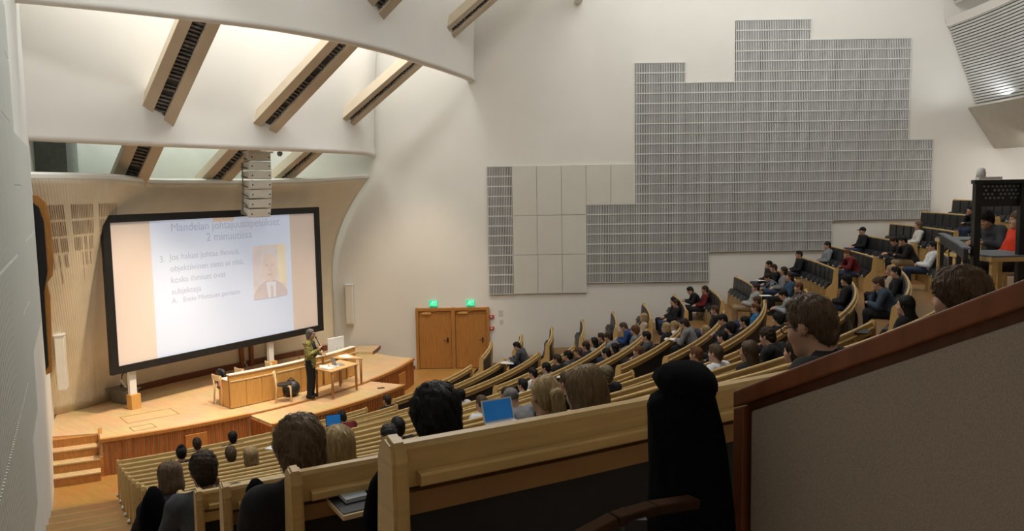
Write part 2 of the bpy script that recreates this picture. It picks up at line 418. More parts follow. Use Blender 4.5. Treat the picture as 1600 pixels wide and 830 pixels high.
mb = MB(); mb.arc([(0.0, 0.82), (0.03, 0.82), (0.03, 0.94), (0.0, 0.94)], 9.9, -6.5, -0.2, 6)
mb.build('rear_step_edge', DARKWOOD, stage)
# floor hatches cut into the stage boards
for (r, t, w, d) in ((9.9, -56.3, 1.2, 0.7), (10.9, -58.0, 0.5, 0.4)):
    mb = MB(); c = pol(r, t, 0.842)
    for (dx, dy, sx, sy) in ((0, -d/2, w, 0.02), (0, d/2, w, 0.02), (-w/2, 0, 0.02, d), (w/2, 0, 0.02, d)):
        q = Matrix.Rotation(rad(40), 3, 'Z') @ Vector((dx, dy, 0)); mb.boxr(c+q, (sx, sy, 0.006), 40)
    mb.build('floor_hatch', mat('hatch_joint', (0.33, 0.2, 0.09), 0.6), stage)
mb = MB(); mb.boxr(pol(12.2, -27.5, 0.803), (0.2, 0.12, 0.012), 20); mb.build('floor_socket', BLACK, stage)

# ribbed shell behind the stage (stage wall)
base_r = lerp_table([(-75, 9.2), (-69.4, 8.66), (-63.7, 8.07), (-55.2, 6.97), (-45, 6.55), (-34, 6.46), (-20, 6.75), (-10, 7.3), (-3, 8.0), (3, 8.6)])
lip_r = lerp_table([(-75, 13.5), (-66.8, 12.2), (-62, 10.5), (-58.6, 9.5), (-52, 8.35), (-38, 8.0), (-26.5, 8.25), (-14, 8.5), (-6, 9.1), (1, 9.8), (4, 10.0)])
lip_z = lerp_table([(-70, 0.36), (-58.6, 0.37), (-52, 0.27), (-38, 0.26), (-26, 0.26), (-14, 0.29), (1, 0.43)])
def shell_pt(t, s, back=0.0):
    """s 0 at the lip, 1 at the stage floor"""
    zl = ZC+lip_z(t); zb = 0.84; z = zl+(zb-zl)*s
    kn = min(1.0, max(0.0, (-t-50)/15.0)); e = 2.0-0.55*kn; reach = 0.56+0.44*kn
    u = max(0.0, 1-s/reach)
    return pol(base_r(t)+(lip_r(t)-base_r(t))*u**e - back, t, z + (0.05 if back else 0))
NT, NS = 90, 26
ths = np.linspace(-70, 0.4, NT); ss = np.linspace(0, 1, NS)**1.15
mb = MB()
for t in ths:
    for s in ss: mb.v.append(tuple(shell_pt(t, s)))
for a in range(NT-1):
    for b in range(NS-1): mb.f.append((a*NS+b, (a+1)*NS+b, (a+1)*NS+b+1, a*NS+b+1))
n0 = len(mb.v)
for t in ths:
    for s in ss: mb.v.append(tuple(shell_pt(t, s, 0.10)))
for a in range(NT-1):
    for b in range(NS-1): mb.f.append((n0+a*NS+b, n0+a*NS+b+1, n0+(a+1)*NS+b+1, n0+(a+1)*NS+b))
for b in range(NS-1):
    mb.f.append((b, b+1, n0+b+1, n0+b)); e = (NT-1)*NS; mb.f.append((e+b, n0+e+b, n0+e+b+1, e+b+1))
for a in range(NT-1):
    mb.f.append((a*NS+NS-1, (a+1)*NS+NS-1, n0+(a+1)*NS+NS-1, n0+a*NS+NS-1)); mb.f.append((a*NS, n0+a*NS, n0+(a+1)*NS, (a+1)*NS))
wall_stage = struct(mb.build('wall_stage', SHELL, smooth=True))
me = wall_stage.data; uvl = me.uv_layers.new(name='UVMap')
vi = np.zeros(len(me.loops), dtype=int); me.loops.foreach_get('vertex_index', vi)
idx = (vi % n0)//NS; uvs = np.stack([ths[idx]/70.0*8.6/10.0, (vi % NS)/NS], 1).ravel(); uvl.data.foreach_set('uv', uvs)
mb = MB()
for a in range(NT-1):
    p0, p1 = shell_pt(ths[a], 0), shell_pt(ths[a+1], 0); q0, q1 = shell_pt(ths[a], 0, 0.10), shell_pt(ths[a+1], 0, 0.10)
    k = len(mb.v); u = Vector((0, 0, 0.07))
    mb.v += [tuple(p0+Vector((0, 0, -.01))), tuple(p1+Vector((0, 0, -.01))), tuple(p1+u), tuple(p0+u), tuple(q0+u), tuple(q1+u)]
    mb.f += [(k, k+1, k+2, k+3), (k+3, k+2, k+5, k+4)]
mb.build('shell_lip', SHELL_LIP, wall_stage)
# dark strips laid on for the shade in the shell's slots, three columns on the left part
mb = MB()
for (ta, tb, n) in ((-67.2, -65.0, 12), (-64.2, -61.9, 13), (-61.0, -58.4, 12)):
    for k in range(n):
        t = ta+(tb-ta)*k/(n-1); L_ = 0.03+0.09*random.random()
        for seg in range(7):
            s0 = 0.10+seg*0.065; s1 = s0+0.055
            if s1 > 0.10+L_*1.9+0.1: break
            w = 0.085*(1-seg/6.0)*(0.8+0.4*random.random())
            pa = shell_pt(t-w/2, s0); pb = shell_pt(t+w/2, s0); pc = shell_pt(t+w*0.4, s1); pd = shell_pt(t-w*0.4, s1)
            off = Vector((math.cos(rad(t)), math.sin(rad(t)), 0))*0.012; kk = len(mb.v)
            for p in (pa, pb, pc, pd): mb.v.append(tuple(p+off))
            for p in (pa, pb, pc, pd): mb.v.append(tuple(p-off))
            mb.f += [(kk, kk+1, kk+2, kk+3), (kk+4, kk+7, kk+6, kk+5), (kk, kk+4, kk+5, kk+1), (kk+1, kk+5, kk+6, kk+2), (kk+2, kk+6, kk+7, kk+3), (kk+3, kk+7, kk+4, kk)]
o = mb.build('slot_shade_strips', SLOT_SHADE, wall_stage); o['kind'] = 'stuff'
# low dark skirting and brown posts on the wall behind the desks
mb = MB(); mb.arc([(0.0, 0.84), (0.03, 0.84), (0.03, 1.02), (0.0, 1.02)], lambda t: base_r(t)+0.005, -55, -2, 40)
mb.build('skirting', DARKWOOD, wall_stage)
for t in (-25.5, -22.5, -17.2):
    mb = MB(); mb.boxr(pol(base_r(t)+0.06, t, 1.75), (0.08, 0.14, 1.8), t); mb.build('wall_post', REDWOOD, wall_stage)

# ceiling: roof, plaster light baffles, slotted beams
mb = MB(); mb.arc([(0, ZC+9.6), (33, ZC+9.6), (33, ZC+9.8), (0, ZC+9.8)], 1.0, -70, 1.0, 40)
ceiling = struct(mb.build('ceiling', BAFFLE))
fin1 = lerp_table([(-69, 13.5), (-60, 13.25), (-53, 13.1), (-45, 13.1), (-35, 12.85), (-18.6, 12.55), (-8, 12.8), (1, 13.25)])
fin2 = lerp_table([(-70, 12.3), (-67.6, 11.9), (-57.4, 10.35), (-46, 9.6), (-37.5, 9.38), (-25, 9.5), (-9, 9.85), (1, 9.75)])
def baffle(rf, z0, z1, back_=0.14):
    mb = MB()
    prof = [(-0.10, z0+0.07), (-0.08, z0+0.02), (-0.03, z0), (0.10, z0), (0.15, z0+0.02), (0.18, z0+0.07), (0.17, z0+0.13)]
    up = [(0.15+0.28*((z-z0)/(z1-z0))**2, z) for z in np.linspace(z0+0.4, z1, 6)]
    dn = [(-0.02-0.0*((z-z0)/(z1-z0)), z) for z in np.linspace(z1, z0+0.4, 6)]
    mb.arc([(a, ZC+z) for a, z in prof+up+dn], rf, -69.0, 1.6, 70)
    o = mb.build('light_baffle', BAFFLE, ceiling, smooth=False)
    for p in o.data.polygons: p.use_smooth = len(p.vertices) == 4
    return o
baffle(fin2, 1.12, 5.6); baffle(fin1, 3.60, 8.2); baffle(16.9, 6.16, 9.6); baffle(21.0, 8.4, 9.6)
# low back wall seen through the gap under the second baffle
mb = MB(); mb.arc([(0, ZC-0.6), (0.1, ZC-0.6), (0.9, ZC+5.6), (0.8, ZC+5.6)], 5.6, -72, 1, 40)
mb.build('gap_wall', mat('gap_plaster', (0.68, 0.71, 0.66), 0.8, 0.04, 2), ceiling)
mb = MB(); mb.boxr(pol(8.6, -69.5, ZC+1.6), (2.0, 1.6, 3.4), -69); mb.build('gap_pier', mat('pier_paint', (0.24, 0.27, 0.25), 0.8), ceiling)

def ray(px, py):
    x, y = px-800, py-415; c, s = math.cos(_r), math.sin(_r)
    x, y = x*c-y*s, x*s+y*c
    u = -y/1275.9; cp, sp = math.cos(_p), math.sin(_p)
    return Vector((x/1275.9, cp+u*sp, -sp+u*cp))
def at_z(px, py, z): d = ray(px, py); return Vector((0, 0, ZC)) + d*((z-ZC)/d.z)
def at_y(px, py, y): d = ray(px, py); return Vector((0, 0, ZC)) + d*(y/d.y)

def beam(a, b, width, depth=0.30, slot=0.3):
    """slotted beam; a low end, b high end: points on the centre line of the soffit"""
    a, b = Vector(a), Vector(b); d = (b-a).normalized(); lat = d.cross(Vector((0, 0, 1))).normalized()
    lat = (lat*0.6 + d.cross(Vector((0.15, -0.72, -0.1))).normalized()*-0.4).normalized(); lat = (lat-d*lat.dot(d)).normalized(); nrm = lat.cross(d).normalized()
    if nrm.y < 0: nrm = -nrm      # the soffit is canted towards the seats
    mb = MB(); side = (width-slot)/2
    for sg in (-1, 1):
        c = lat*(sg*(slot/2+side/2))
        M = Matrix((lat, d, nrm)).transposed(); mb.box((a+b)/2+c+nrm*depth/2, (side, (b-a).length, depth), M)
    mb.box((a+b)/2+nrm*(depth-0.03), (slot, (b-a).length, 0.06), Matrix((lat, d, nrm)).transposed())
    o = mb.build('beam', BEAM, ceiling, bevel=0.01)
    g = MB(); M = Matrix((lat, d, nrm)).transposed(); g.box((a+b)/2+nrm*0.12, (slot, (b-a).length, 0.02), M)
    gg = g.build('slot_back', BEAM_SLOT, o)
    g = MB(); n = int((b-a).length/0.11)
    for k in range(n):
        if random.random() < 0.12: continue
        g.box(a+d*((k+0.5)/n*(b-a).length)+nrm*(0.07+0.02*random.random()), (slot*0.98, 0.03+0.03*random.random(), 0.02), M)
    gg = g.build('slot_louvres', BEAM_SLAT, o); gg['kind'] = 'stuff'
def on_cyl(px, py, r):
    d = ray(px, py); A = d.x**2+d.y**2; B = -2*(d.x*O[0]+d.y*O[1]); C = O[0]**2+O[1]**2-r*r
    t = (-B-math.sqrt(B*B-4*A*C))/(2*A)
    return Vector((0, 0, ZC))+d*t
for (hx, hy, lx, ly, w, sl) in ((337, -20, 202, 284, 0.84, 0.30), (591, 12, 334, 286, 0.80, 0.26), (707, 49, 436, 286, 0.66, 0.22)):
    hi = on_cyl(hx, hy, 13.0); lo = on_cyl(lx, ly, 8.6 if lx < 300 else 7.9)
    d = hi-lo
    beam(lo-d*0.03, hi+d*0.8, w, 0.30, sl)

# ================================================================== DOORS, SIGNS
def door(n, x0, x1):
    mb = MB(); mb.box(((x0+x1)/2, WY-0.03, 1.05), (x1-x0-0.02, 0.05, 2.06)); o = struct(mb.build('door_%d' % n, OAK, bevel=0.004))
    h = MB(); hx = x1-0.14; h.box((hx, WY-0.062, 1.02), (0.05, 0.012, 0.17)); h.tube([(hx, WY-0.06, 1.02), (hx, WY-0.11, 1.02), (hx-0.14, WY-0.115, 1.02)], 0.011, 8)
    h.build('door_handle', BLACK, o)
    c = MB(); c.box((x0+0.28, WY-0.08, 1.99), (0.34, 0.05, 0.07)); c.boxd((x0+0.2, WY-0.09, 2.03), (x0+0.62, WY-0.09, 2.06), 0.02, 0.02); c.build('door_closer', DESK, o)
DX = (-3.41, -0.83)
mb = MB()
for (xa, xb) in ((DX[0], DX[0]+0.10), (DX[1]-0.10, DX[1]), (-2.16, -2.03)):
    mb.box(((xa+xb)/2, WY-0.05, 1.09), (xb-xa, 0.13, 2.18))
mb.box(((DX[0]+DX[1])/2, WY-0.051, 2.12), (DX[1]-DX[0], 0.13, 0.10))
struct(mb.build('trim_1', OAK, bevel=0.006))
door(1, DX[0]+0.10, -2.16); door(2, -2.03, DX[1]-0.10)
mb = MB(); mb.box(((DX[1]-0.02+3.2)/2, WY-0.03, 0.06), (3.0, 0.03, 0.12)); struct(mb.build('baseboard_right', DARKWOOD))
mb = MB(); mb.box((-3.85, WY-0.03, 0.06), (0.75, 0.03, 0.12)); struct(mb.build('baseboard_rear', DARKWOOD))
for (x, lab) in ((-2.78, 'green lit running man exit sign above the left door leaf'), (-1.48, 'green lit running man exit sign above the right door leaf')):
    t = thing('exit_sign', lab, 'sign', (x, WY-0.02, 2.20), 0, 'exit signs over the double door')
    mb = MB(); mb.box((x, WY-0.06, 2.33), (0.27, 0.08, 0.20)); mb.build('light_box', EXIT_GREEN, t, bevel=0.01)
    mb = MB(); mb.tube([(x-0.05, WY-0.05, 2.42), (x, WY-0.05, 2.48), (x+0.05, WY-0.05, 2.42)], 0.012, 6); mb.build('hanger', LIGHT_PLASTIC, t)
    p = MB(); y = WY-0.103
    def seg(a, b, w=0.018): p.boxd((x+a[0], y, 2.33+a[1]), (x+b[0], y, 2.33+b[1]), w, 0.006)
    p.sphere((x-0.015, y, 2.33+0.065), 0.016, 8, 5)
    seg((-0.02, 0.05), (-0.045, -0.005), 0.026); seg((-0.02, 0.042), (0.03, 0.02)); seg((-0.025, 0.042), (-0.075, 0.03)); seg((-0.075, 0.03), (-0.085, 0.0))
    seg((-0.045, -0.005), (-0.0, -0.03)); seg((-0.0, -0.03), (0.0, -0.075)); seg((-0.045, -0.005), (-0.07, -0.045)); seg((-0.07, -0.045), (-0.11, -0.05))
    seg((0.05, -0.08), (0.05, 0.075), 0.014); seg((0.105, -0.08), (0.105, 0.075), 0.014); seg((0.045, 0.075), (0.11, 0.075), 0.014)
    p.build('running_man', EXIT_WHITE, t)
for z, lab, dark in ((1.83, 'small red fire alarm box high beside the door frame', 0), (1.42, 'small red and white call point box lower beside the door frame', 1)):
    t = thing('call_point', lab, 'alarm', (-0.74, WY, z))
    mb = MB(); mb.box((-0.74, WY-0.03, z), (0.15, 0.06, 0.11)); mb.build('box', RED, t, bevel=0.006)
    mb = MB(); mb.box((-0.755, WY-0.064, z), (0.06, 0.01, 0.05)); mb.build('cover', PAPER if dark else LIGHT_PLASTIC, t)
for (x, z, w, h, lab) in ((-0.42, 1.93, 0.16, 0.22, 'pale paper notice on the wall, upper one beside the doors'), (-0.40, 1.62, 0.13, 0.16, 'greyer paper notice on the wall, lower one beside the doors')):
    mb = MB(); mb.box((x, WY-0.004, z), (w, 0.006, h)); tag(mb.build('wall_notice', mat('notice_paper', (0.60, 0.58, 0.55), 0.8, 0.08, 20)), lab, 'notice')
def column_speaker(c, deg, h, lab):
    t = thing('column_speaker', lab, 'speaker', (c[0], c[1], c[2]), 0, 'white column loudspeakers beside the stage')
    mb = MB(); mb.boxr(Vector(c)+Vector((0, 0, h/2)), (0.20, 0.26, h), deg); mb.build('cabinet', SPEAKER, t, bevel=0.01)
    mb = MB(); q = Matrix.Rotation(rad(deg), 3, 'Z') @ Vector((0.105, 0, 0)); mb.boxr(Vector(c)+q+Vector((0, 0, h/2)), (0.012, 0.21, h-0.1), deg); mb.build('front_grille', mat('speaker_cloth', (0.66, 0.63, 0.56), 0.9, 0.05, 60), t)
    mb = MB(); mb.boxr(Vector(c)+Vector((0, 0, h+0.015)), (0.23, 0.30, 0.03), deg); mb.build('top_cap', LIGHT_PLASTIC, t)
column_speaker((-5.69, WY-0.13, ZC-4.66), -90, 1.36, 'slim white column loudspeaker on the wall right of the projection screen')
p_ = lw(0.7, ZC-4.7, 0.25)
column_speaker((p_.x, p_.y, p_.z), 20, 1.32, 'white column loudspeaker on the shell wall far left of the screen')
# bent plywood reflector on the left wall above the stage steps
t = thing('plywood_reflector', 'tall bent plywood sound reflector fixed edge-on to the left wall', 'reflector', tuple(lw(3.0, ZC-3.8)))
prof = [(-0.05, 0.0), (-0.05, 1.6), (0.10, 2.0), (0.20, 2.3), (0.24, 2.9), (0.22, 3.5), (0.12, 3.8), (-0.05, 3.92)]
def refl(out, name, m, s0, s1, pts_):
    mb = MB(); P = [lw(s0+0.09*z, ZC-3.85+z, max(0.0, u+out)) for (u, z) in pts_]
    mb.prism(P, (LD.x*(s1-s0), LD.y*(s1-s0), 0)); return mb.build(name, m, t, bevel=0.01)
refl(0.10, 'plywood_sheet', OAK, 2.98, 3.10, [(-0.1, 0), (0.02, 0.05), (0.05, 0.6), (0.09, 1.7), (0.05, 2.0), (0.16, 2.15), (0.20, 2.5), (0.19, 3.3), (0.13, 3.7), (0.0, 3.85), (-0.1, 3.85)])
refl(0.04, 'black_face', BLACK, 3.11, 3.14, [(-0.04, 0.1), (0.02, 0.2), (0.04, 1.8), (0.13, 2.25), (0.13, 3.3), (0.06, 3.6), (-0.04, 3.7)])

# ================================================================== PROJECTION SCREEN
SA = Vector((-10.03, 20.0, ZC-4.50)); SB = Vector((-6.16, 26.1, ZC-4.50)); SHH = 3.98
sd = (SB-SA); SW = sd.length; sd.normalize(); sn = Vector((sd.y, -sd.x, 0))   # normal towards the seats
def sp(u, v, out=0.0): return SA + sd*u + Vector((0, 0, v)) + sn*out
scr = thing('projection_screen', 'large black framed projection screen showing a text slide with a portrait', 'screen', tuple(SA))
def spanel(name, u0, v0, u1, v1, out, th, m, parent=scr):
    mb = MB(); mb.prism([sp(u0, v0, out-th), sp(u1, v0, out-th), sp(u1, v1, out-th), sp(u0, v1, out-th)], sn*th); return mb.build(name, m, parent)
B = 0.19
spanel('frame_border', 0, 0, B, SHH, 0.06, 0.12, BLACK); spanel('frame_border', SW-B, 0, SW, SHH, 0.06, 0.12, BLACK)
spanel('frame_border', B, 0, SW-B, B, 0.06, 0.12, BLACK); spanel('frame_border', B, SHH-B, SW-B, SHH, 0.06, 0.12, BLACK)
cloth = spanel('screen_cloth', B, B, SW-B, SHH-B, 0.0, 0.02, SCREEN_SIDE)
IW = SW-2*B; S0, S1 = B+IW*0.1615, B+IW*0.851; IH = SHH-2*B
slide = spanel('slide', S0, B, S1, SHH-B, 0.006, 0.004, SLIDE)
SLW = S1-S0
def stext(txt, u, v, size, align='LEFT'):
    c = bpy.data.curves.new('slide_text', 'FONT'); c.body = txt; c.size = size; c.align_x = align; c.extrude = 0.0015
    tmp = bpy.data.objects.new('tmp', c); COL.objects.link(tmp)
    bpy.context.view_layer.update()
    me = bpy.data.meshes.new_from_object(tmp.evaluated_get(bpy.context.evaluated_depsgraph_get()))
    bpy.data.objects.remove(tmp)
    M = Matrix((sd, Vector((0, 0, 1)), sn)).transposed().to_4x4(); M.translation = sp(S0+u*SLW, B+v*IH, 0.009) - wloc(scr)
    me.transform(M); me.materials.clear(); me.materials.append(SLIDE_TEXT)
    o = bpy.data.objects.new('slide_text', me); COL.objects.link(o); o.parent = slide; o['kind'] = 'stuff'
stext('Mandelan johtajuusopetukset', 0.52, 0.915, 0.315, 'CENTER'); stext('2 minuutissa', 0.525, 0.825, 0.315, 'CENTER')
stext('3.', 0.045, 0.695, 0.24)
for k, l in enumerate(('Jos haluat johtaa ihmisiä,', 'objektiivinen tieto ei riitä,', 'koska ihmiset ovat', 'subjekteja')): stext(l, 0.11, 0.705-0.085*k, 0.232)
stext('A.   Ensio Miettisen periaate', 0.11, 0.385, 0.195)
# washed-out portrait on the slide: flat print
def pm(n, c, e=0.34):
    c = tuple(a*0.55+b*0.45 for a, b in zip(c, (0.60, 0.60, 0.64)))
    return mat('portrait_'+n, c, 0.8, 0.06, 2.0, emit=e)
U0, U1, V0, V1 = 0.685, 0.955, 0.315, 0.755
def ps(name, pts_, m, lay):
    mb = MB(); mb.prism([sp(S0+(U0+(U1-U0)*a)*SLW, B+(V0+(V1-V0)*b)*IH, 0.010+lay*0.003) for a, b in pts_], sn*0.002); return mb.build(name, m, slide)
ps('portrait_backdrop', [(0, 0), (1, 0), (1, 1), (0, 1)], pm('back', (0.72, 0.62, 0.55)), 0)
ps('portrait_backdrop', [(0.0, .25), (.30, .25), (.30, 1), (0, 1)], pm('left', (0.66, 0.56, 0.58)), 1)
ps('portrait_backdrop', [(.74, .25), (1, .25), (1, 1), (.74, 1)], pm('right', (0.82, 0.70, 0.42)), 1)
def ell(cx, cy, rx, ry, n=22, a0=0, a1=360): return [(cx+rx*math.cos(rad(a0+(a1-a0)*k/n)), cy+ry*math.sin(rad(a0+(a1-a0)*k/n))) for k in range(n)]
ps('portrait_suit', [(0, 0), (1, 0), (1, .10), (.86, .24), (.66, .32), (.36, .33), (.12, .22), (0, .1)], pm('suit', (0.50, 0.38, 0.38)), 2)
ps('portrait_shirt', [(.42, 0), (.64, 0), (.66, .30), (.36, .30)], pm('shirt', (0.72, 0.72, 0.80)), 3)
ps('portrait_tie', [(.49, 0), (.58, 0), (.56, .20), (.53, .24), (.49, .2)], pm('tie', (0.50, 0.44, 0.50)), 4)
ps('portrait_hair', ell(.49, .72, .25, .22), pm('hair', (0.68, 0.62, 0.62)), 3)
ps('portrait_face', ell(.49, .57, .225, .27), pm('face', (0.74, 0.56, 0.47)), 4)
for cx in (.40, .57): ps('portrait_eye', ell(cx, .62, .045, .016, 10), pm('eye', (0.52, 0.40, 0.38)), 5)
ps('portrait_mouth', ell(.49, .44, .08, .018, 12), pm('mouth', (0.56, 0.40, 0.38)), 5)
ps('portrait_nose', [(.46, .50), (.53, .50), (.50, .58)], pm('nose', (0.66, 0.48, 0.42)), 5)
spanel('slide_tab', S0+SLW*.41, SHH-B-0.11, S0+SLW*.56, SHH-B, 0.012, 0.004, mat('slide_tab', (0.72, 0.56, 0.45), 0.8, 0.02, 2, emit=0.3), slide)
# its two floor posts
for (u, lab) in ((0.62, 'left white post with wooden foot carrying the projection screen'), (5.15, 'right white post behind the desk carrying the projection screen')):
    p = sp(u, 0, -0.12); t = thing('screen_post', lab, 'post', (p.x, p.y, 0.84), 0, 'posts under the projection screen')
    ang = math.degrees(math.atan2(sn.y, sn.x))
    mb = MB(); mb.boxr((p.x, p.y, 0.84+0.75), (0.10, 0.19, 1.5), ang); mb.build('post', LIGHT_PLASTIC, t, bevel=0.006)
    mb = MB(); mb.boxr((p.x+0.03, p.y-0.02, 0.84+0.19), (0.22, 0.26, 0.38), ang); mb.build('foot', DESK, t, bevel=0.006)

# ================================================================== LINE ARRAY LOUDSPEAKER
t = thing('line_array', 'white curved line array loudspeaker hanging in front of the screen top', 'loudspeaker', (-7.25, 23.3, ZC+1.1))
az = math.degrees(math.atan2(-0.62, 0.78)); fd = Vector((0.78, -0.62, 0)); ld = Vector((0.62, 0.78, 0))
c0 = Vector((-7.25, 23.3, ZC+1.10)); ang = 0.0; pos = c0.copy()
mb = MB(); mb.boxr(c0+Vector((0, 0, 0.0)), (0.72, 0.80, 0.05), az); mb.build('fly_frame', SPEAKER, t)
tilts = [0, 0, 1, 2, 5, 9, 13]
for k, tl in enumerate(tilts):
    a = rad(tl); dn = Vector((0, 0, -1))*math.cos(a) - fd*math.sin(a); f = fd*math.cos(a) - Vector((0, 0, 1))*math.sin(a)
    hh = 0.255
    def pt(x, y, z): return pos + f*x + ld*y + dn*z
    mb = MB()
    vs = [pt(0.28, -0.36, 0.01), pt(0.28, 0.36, 0.01), pt(0.28, 0.36, hh-.01), pt(0.28, -0.36, hh-.01), pt(-0.26, -0.26, 0.03), pt(-0.26, 0.26, 0.03), pt(-0.26, 0.26, hh-.03), pt(-0.26, -0.26, hh-.03)]
    mb.add(vs, [(0, 1, 2, 3), (4, 7, 6, 5), (0, 4, 5, 1), (1, 5, 6, 2), (2, 6, 7, 3), (3, 7, 4, 0)])
    cab = mb.build('cabinet', SPEAKER, t, bevel=0.006)
    g = MB(); g.prism([pt(0.285, -0.33, 0.03), pt(0.285, 0.33, 0.03), pt(0.285, 0.33, hh-.03), pt(0.285, -0.33, hh-.03)], f*0.006); g.build('grille', SPEAKER, cab)
    g = MB()
    for yy in (-0.27, 0.29):
        g = MB(); g.sphere(pt(0.293, yy, hh*0.55), 0.022, 8, 5); g.build('grille_bolt', BLACK, cab)
    g = MB(); g.boxd(pt(0.2, -0.37, hh*0.8), pt(-0.2, -0.30, hh*0.55), 0.012, 0.035); g.boxd(pt(-0.1, -0.33, 0), pt(-0.1, -0.33, hh), 0.012, 0.03); g.build('rigging_bar', GREY_PLASTIC, cab)
    pos = pos + dn*hh
mb = MB()
for dx in (-0.2, 0.2):
    mb.tube([c0+ld*dx, c0+ld*dx+Vector((0, 0, 4.2))], 0.012, 6)
mb.build('suspension_cable', BLACK, t)
p = at_y(437, 240, 23.6); t = thing('stage_camera', 'small dark grey projector camera hanging under the light baffle', 'camera', tuple(p))
mb = MB(); mb.tube([p+Vector((0, 0, 2.6)), p], 0.02, 6); mb.build('drop_rod', GREY_PLASTIC, t)
mb = MB(); mb.tube([p+Vector((0, 0, 0.05)), p+Vector((0, 0, -0.02)), p+Vector((0, 0, -0.08))], [0.07, 0.08, 0.04], 10); mb.build('housing', GREY_PLASTIC, t)

# ================================================================== LECTURE DESKS
SZ = 0.84
DESK_W = mat('desk_worktop', (0.80, 0.68, 0.55), 0.5, 0.03, 3)
def lecture_desk(name, t0, t1, r, h, lab, panels, back_h=None):
    c = pol(r, (t0+t1)/2, SZ); t = thing(name, lab, 'desk', tuple(c))
    n = 6
    mb = MB(); mb.arc([(-0.06, SZ+0.03), (0.0, SZ+0.03), (0.0, SZ+h), (-0.06, SZ+h)], r, t0, t1, n); mb.build('front_board', DESK, t)
    mb = MB(); mb.arc([(-0.64, SZ+0.66), (-0.05, SZ+0.66), (-0.05, SZ+0.70), (-0.64, SZ+0.70)], r, t0, t1, n); mb.build('worktop', DESK_W, t)
    mb = MB(); mb.arc([(-0.16, SZ+h), (0.015, SZ+h), (0.015, SZ+h+0.025), (-0.16, SZ+h+0.025)], r, t0, t1, n); mb.build('top_rail', DESK_W, t)
    mb = MB(); mb.arc([(0.0, SZ+h-0.17), (0.022, SZ+h-0.17), (0.022, SZ+h-0.14), (0.0, SZ+h-0.14)], r, t0+0.15, t1-0.1, n); mb.build('trim_strip', BIRCH_PALE, t)
    for k in range(panels):
        a = t0+(t1-t0)*k/panels; b = t0+(t1-t0)*(k+1)/panels
        mb = MB(); mb.arc([(0.0, SZ+0.02), (0.014, SZ+0.02), (0.014, SZ+h-0.18), (0.0, SZ+h-0.18)], r, a+0.05, b-0.05, 2); mb.build('front_panel', DESK, t)
    for tt, sg in ((t0, 1), (t1, -1)):
        mb = MB(); p = []
        for (dr, z) in ((0.0, 0.02), (0.0, h), (-0.10, h), (-0.10, 0.71), (-0.66, 0.71), (-0.66, 0.02)): p.append(pol(r+dr, tt, SZ+z))
        tv = pol(1, tt+90, 0)-Vector((O[0], O[1], 0)); mb.prism(p, tv*(0.03*sg)); mb.build('end_panel', DESK, t)
    return t
d1 = lecture_desk('lecture_desk', -46.6, -39.5, 10.68, 0.86, 'long light oak lecture desk at the left with a small red sign on its end', 3)
d2 = lecture_desk('lecture_desk', -39.3, -30.6, 10.62, 0.84, 'light oak lecture desk in the middle, behind the chair and the lecturer', 4)
d3 = lecture_desk('lecture_desk', -30.4, -22.6, 10.66, 0.84, 'light oak lecture desk at the right end, carrying the white monitor', 3)
for d in (d1, d2, d3): d['group'] = 'lecture desks along the stage'
pa = pol(10.16, -46.62, SZ+0.60); tv = pol(1, -136.6, 0)-Vector((O[0], O[1], 0))
mb = MB(); rd = pol(1, -46.6, 0)-Vector((O[0], O[1], 0))
mb.prism([pa-rd*0.10+Vector((0, 0, -.10)), pa+rd*0.10+Vector((0, 0, -.10)), pa+rd*0.10+Vector((0, 0, .10)), pa-rd*0.10+Vector((0, 0, .10))], tv*0.008)
sg = mb.build('warning_sign', mat('sign_orange', (0.75, 0.20, 0.10), 0.5), d1)
mb = MB()
for k in (-1, 1):
    q = pa+rd*(0.045*k)+tv*0.010; mb.prism([q-rd*0.025+Vector((0, 0, -.07)), q+rd*0.025+Vector((0, 0, -.07)), q+rd*0.025+Vector((0, 0, .07)), q-rd*0.025+Vector((0, 0, .07))], tv*0.004)
mb.build('sign_mark', mat('sign_cream', (0.8, 0.62, 0.5), 0.6), sg)

# ================================================================== STAGE CHAIRS, TABLES AND SMALL THINGS
def chair(loc, rot, label, seat_m, back_m, group=None):
    t = thing('stage_chair', label, 'chair', loc, rot, group)
    for sx in (-1, 1):
        mb = MB(); mb.tube([(0.19*sx, 0.17, 0.0), (0.17*sx, 0.16, 0.38), (0.16*sx, 0.12, 0.43), (0.13*sx, 0.03, 0.44)], [0.022, 0.024, 0.022, 0.018], 8); mb.build('leg', BIRCH_PALE, t, local=True, smooth=True)
        mb = MB(); mb.tube([(0.20*sx, -0.22, 0.0), (0.18*sx, -0.19, 0.43), (0.185*sx, -0.24, 0.78)], [0.022, 0.024, 0.018], 8); mb.build('leg', BIRCH_PALE, t, local=True, smooth=True)
    mb = MB(); mb.tube([(0, 0, 0.43), (0, 0, 0.445), (0, 0, 0.47), (0, 0, 0.478)], [0.19, 0.205, 0.205, 0.17], 20); mb.build('seat', seat_m, t, local=True)
    mb = MB(); n = 8; pr = []
    for k in range(n+1):
        x = -0.22+0.44*k/n; y = -0.235-0.04*(1-(x/0.22)**2); pr.append((x, y))
    for k in range(n):
        (xa, ya), (xb, yb) = pr[k], pr[k+1]
        mb.prism([(xa, ya, 0.66), (xb, yb, 0.66), (xb, yb, 0.80), (xa, ya, 0.80)], (0, 0.018, 0))
    mb.build('backrest', back_m, t, local=True)
    return t
chair(tuple(at_z(445, 627, SZ)), rad(-75), 'birch chair with black round seat in front of the lecture desk', LEATHER, BIRCH_PALE)
p = pol(10.02, -45.6, SZ); chair(tuple(p), rad(-40), 'pale chair with a black jacket at the left end behind the desk', LEATHER, BIRCH_PALE, 'chairs behind the lecture desk')
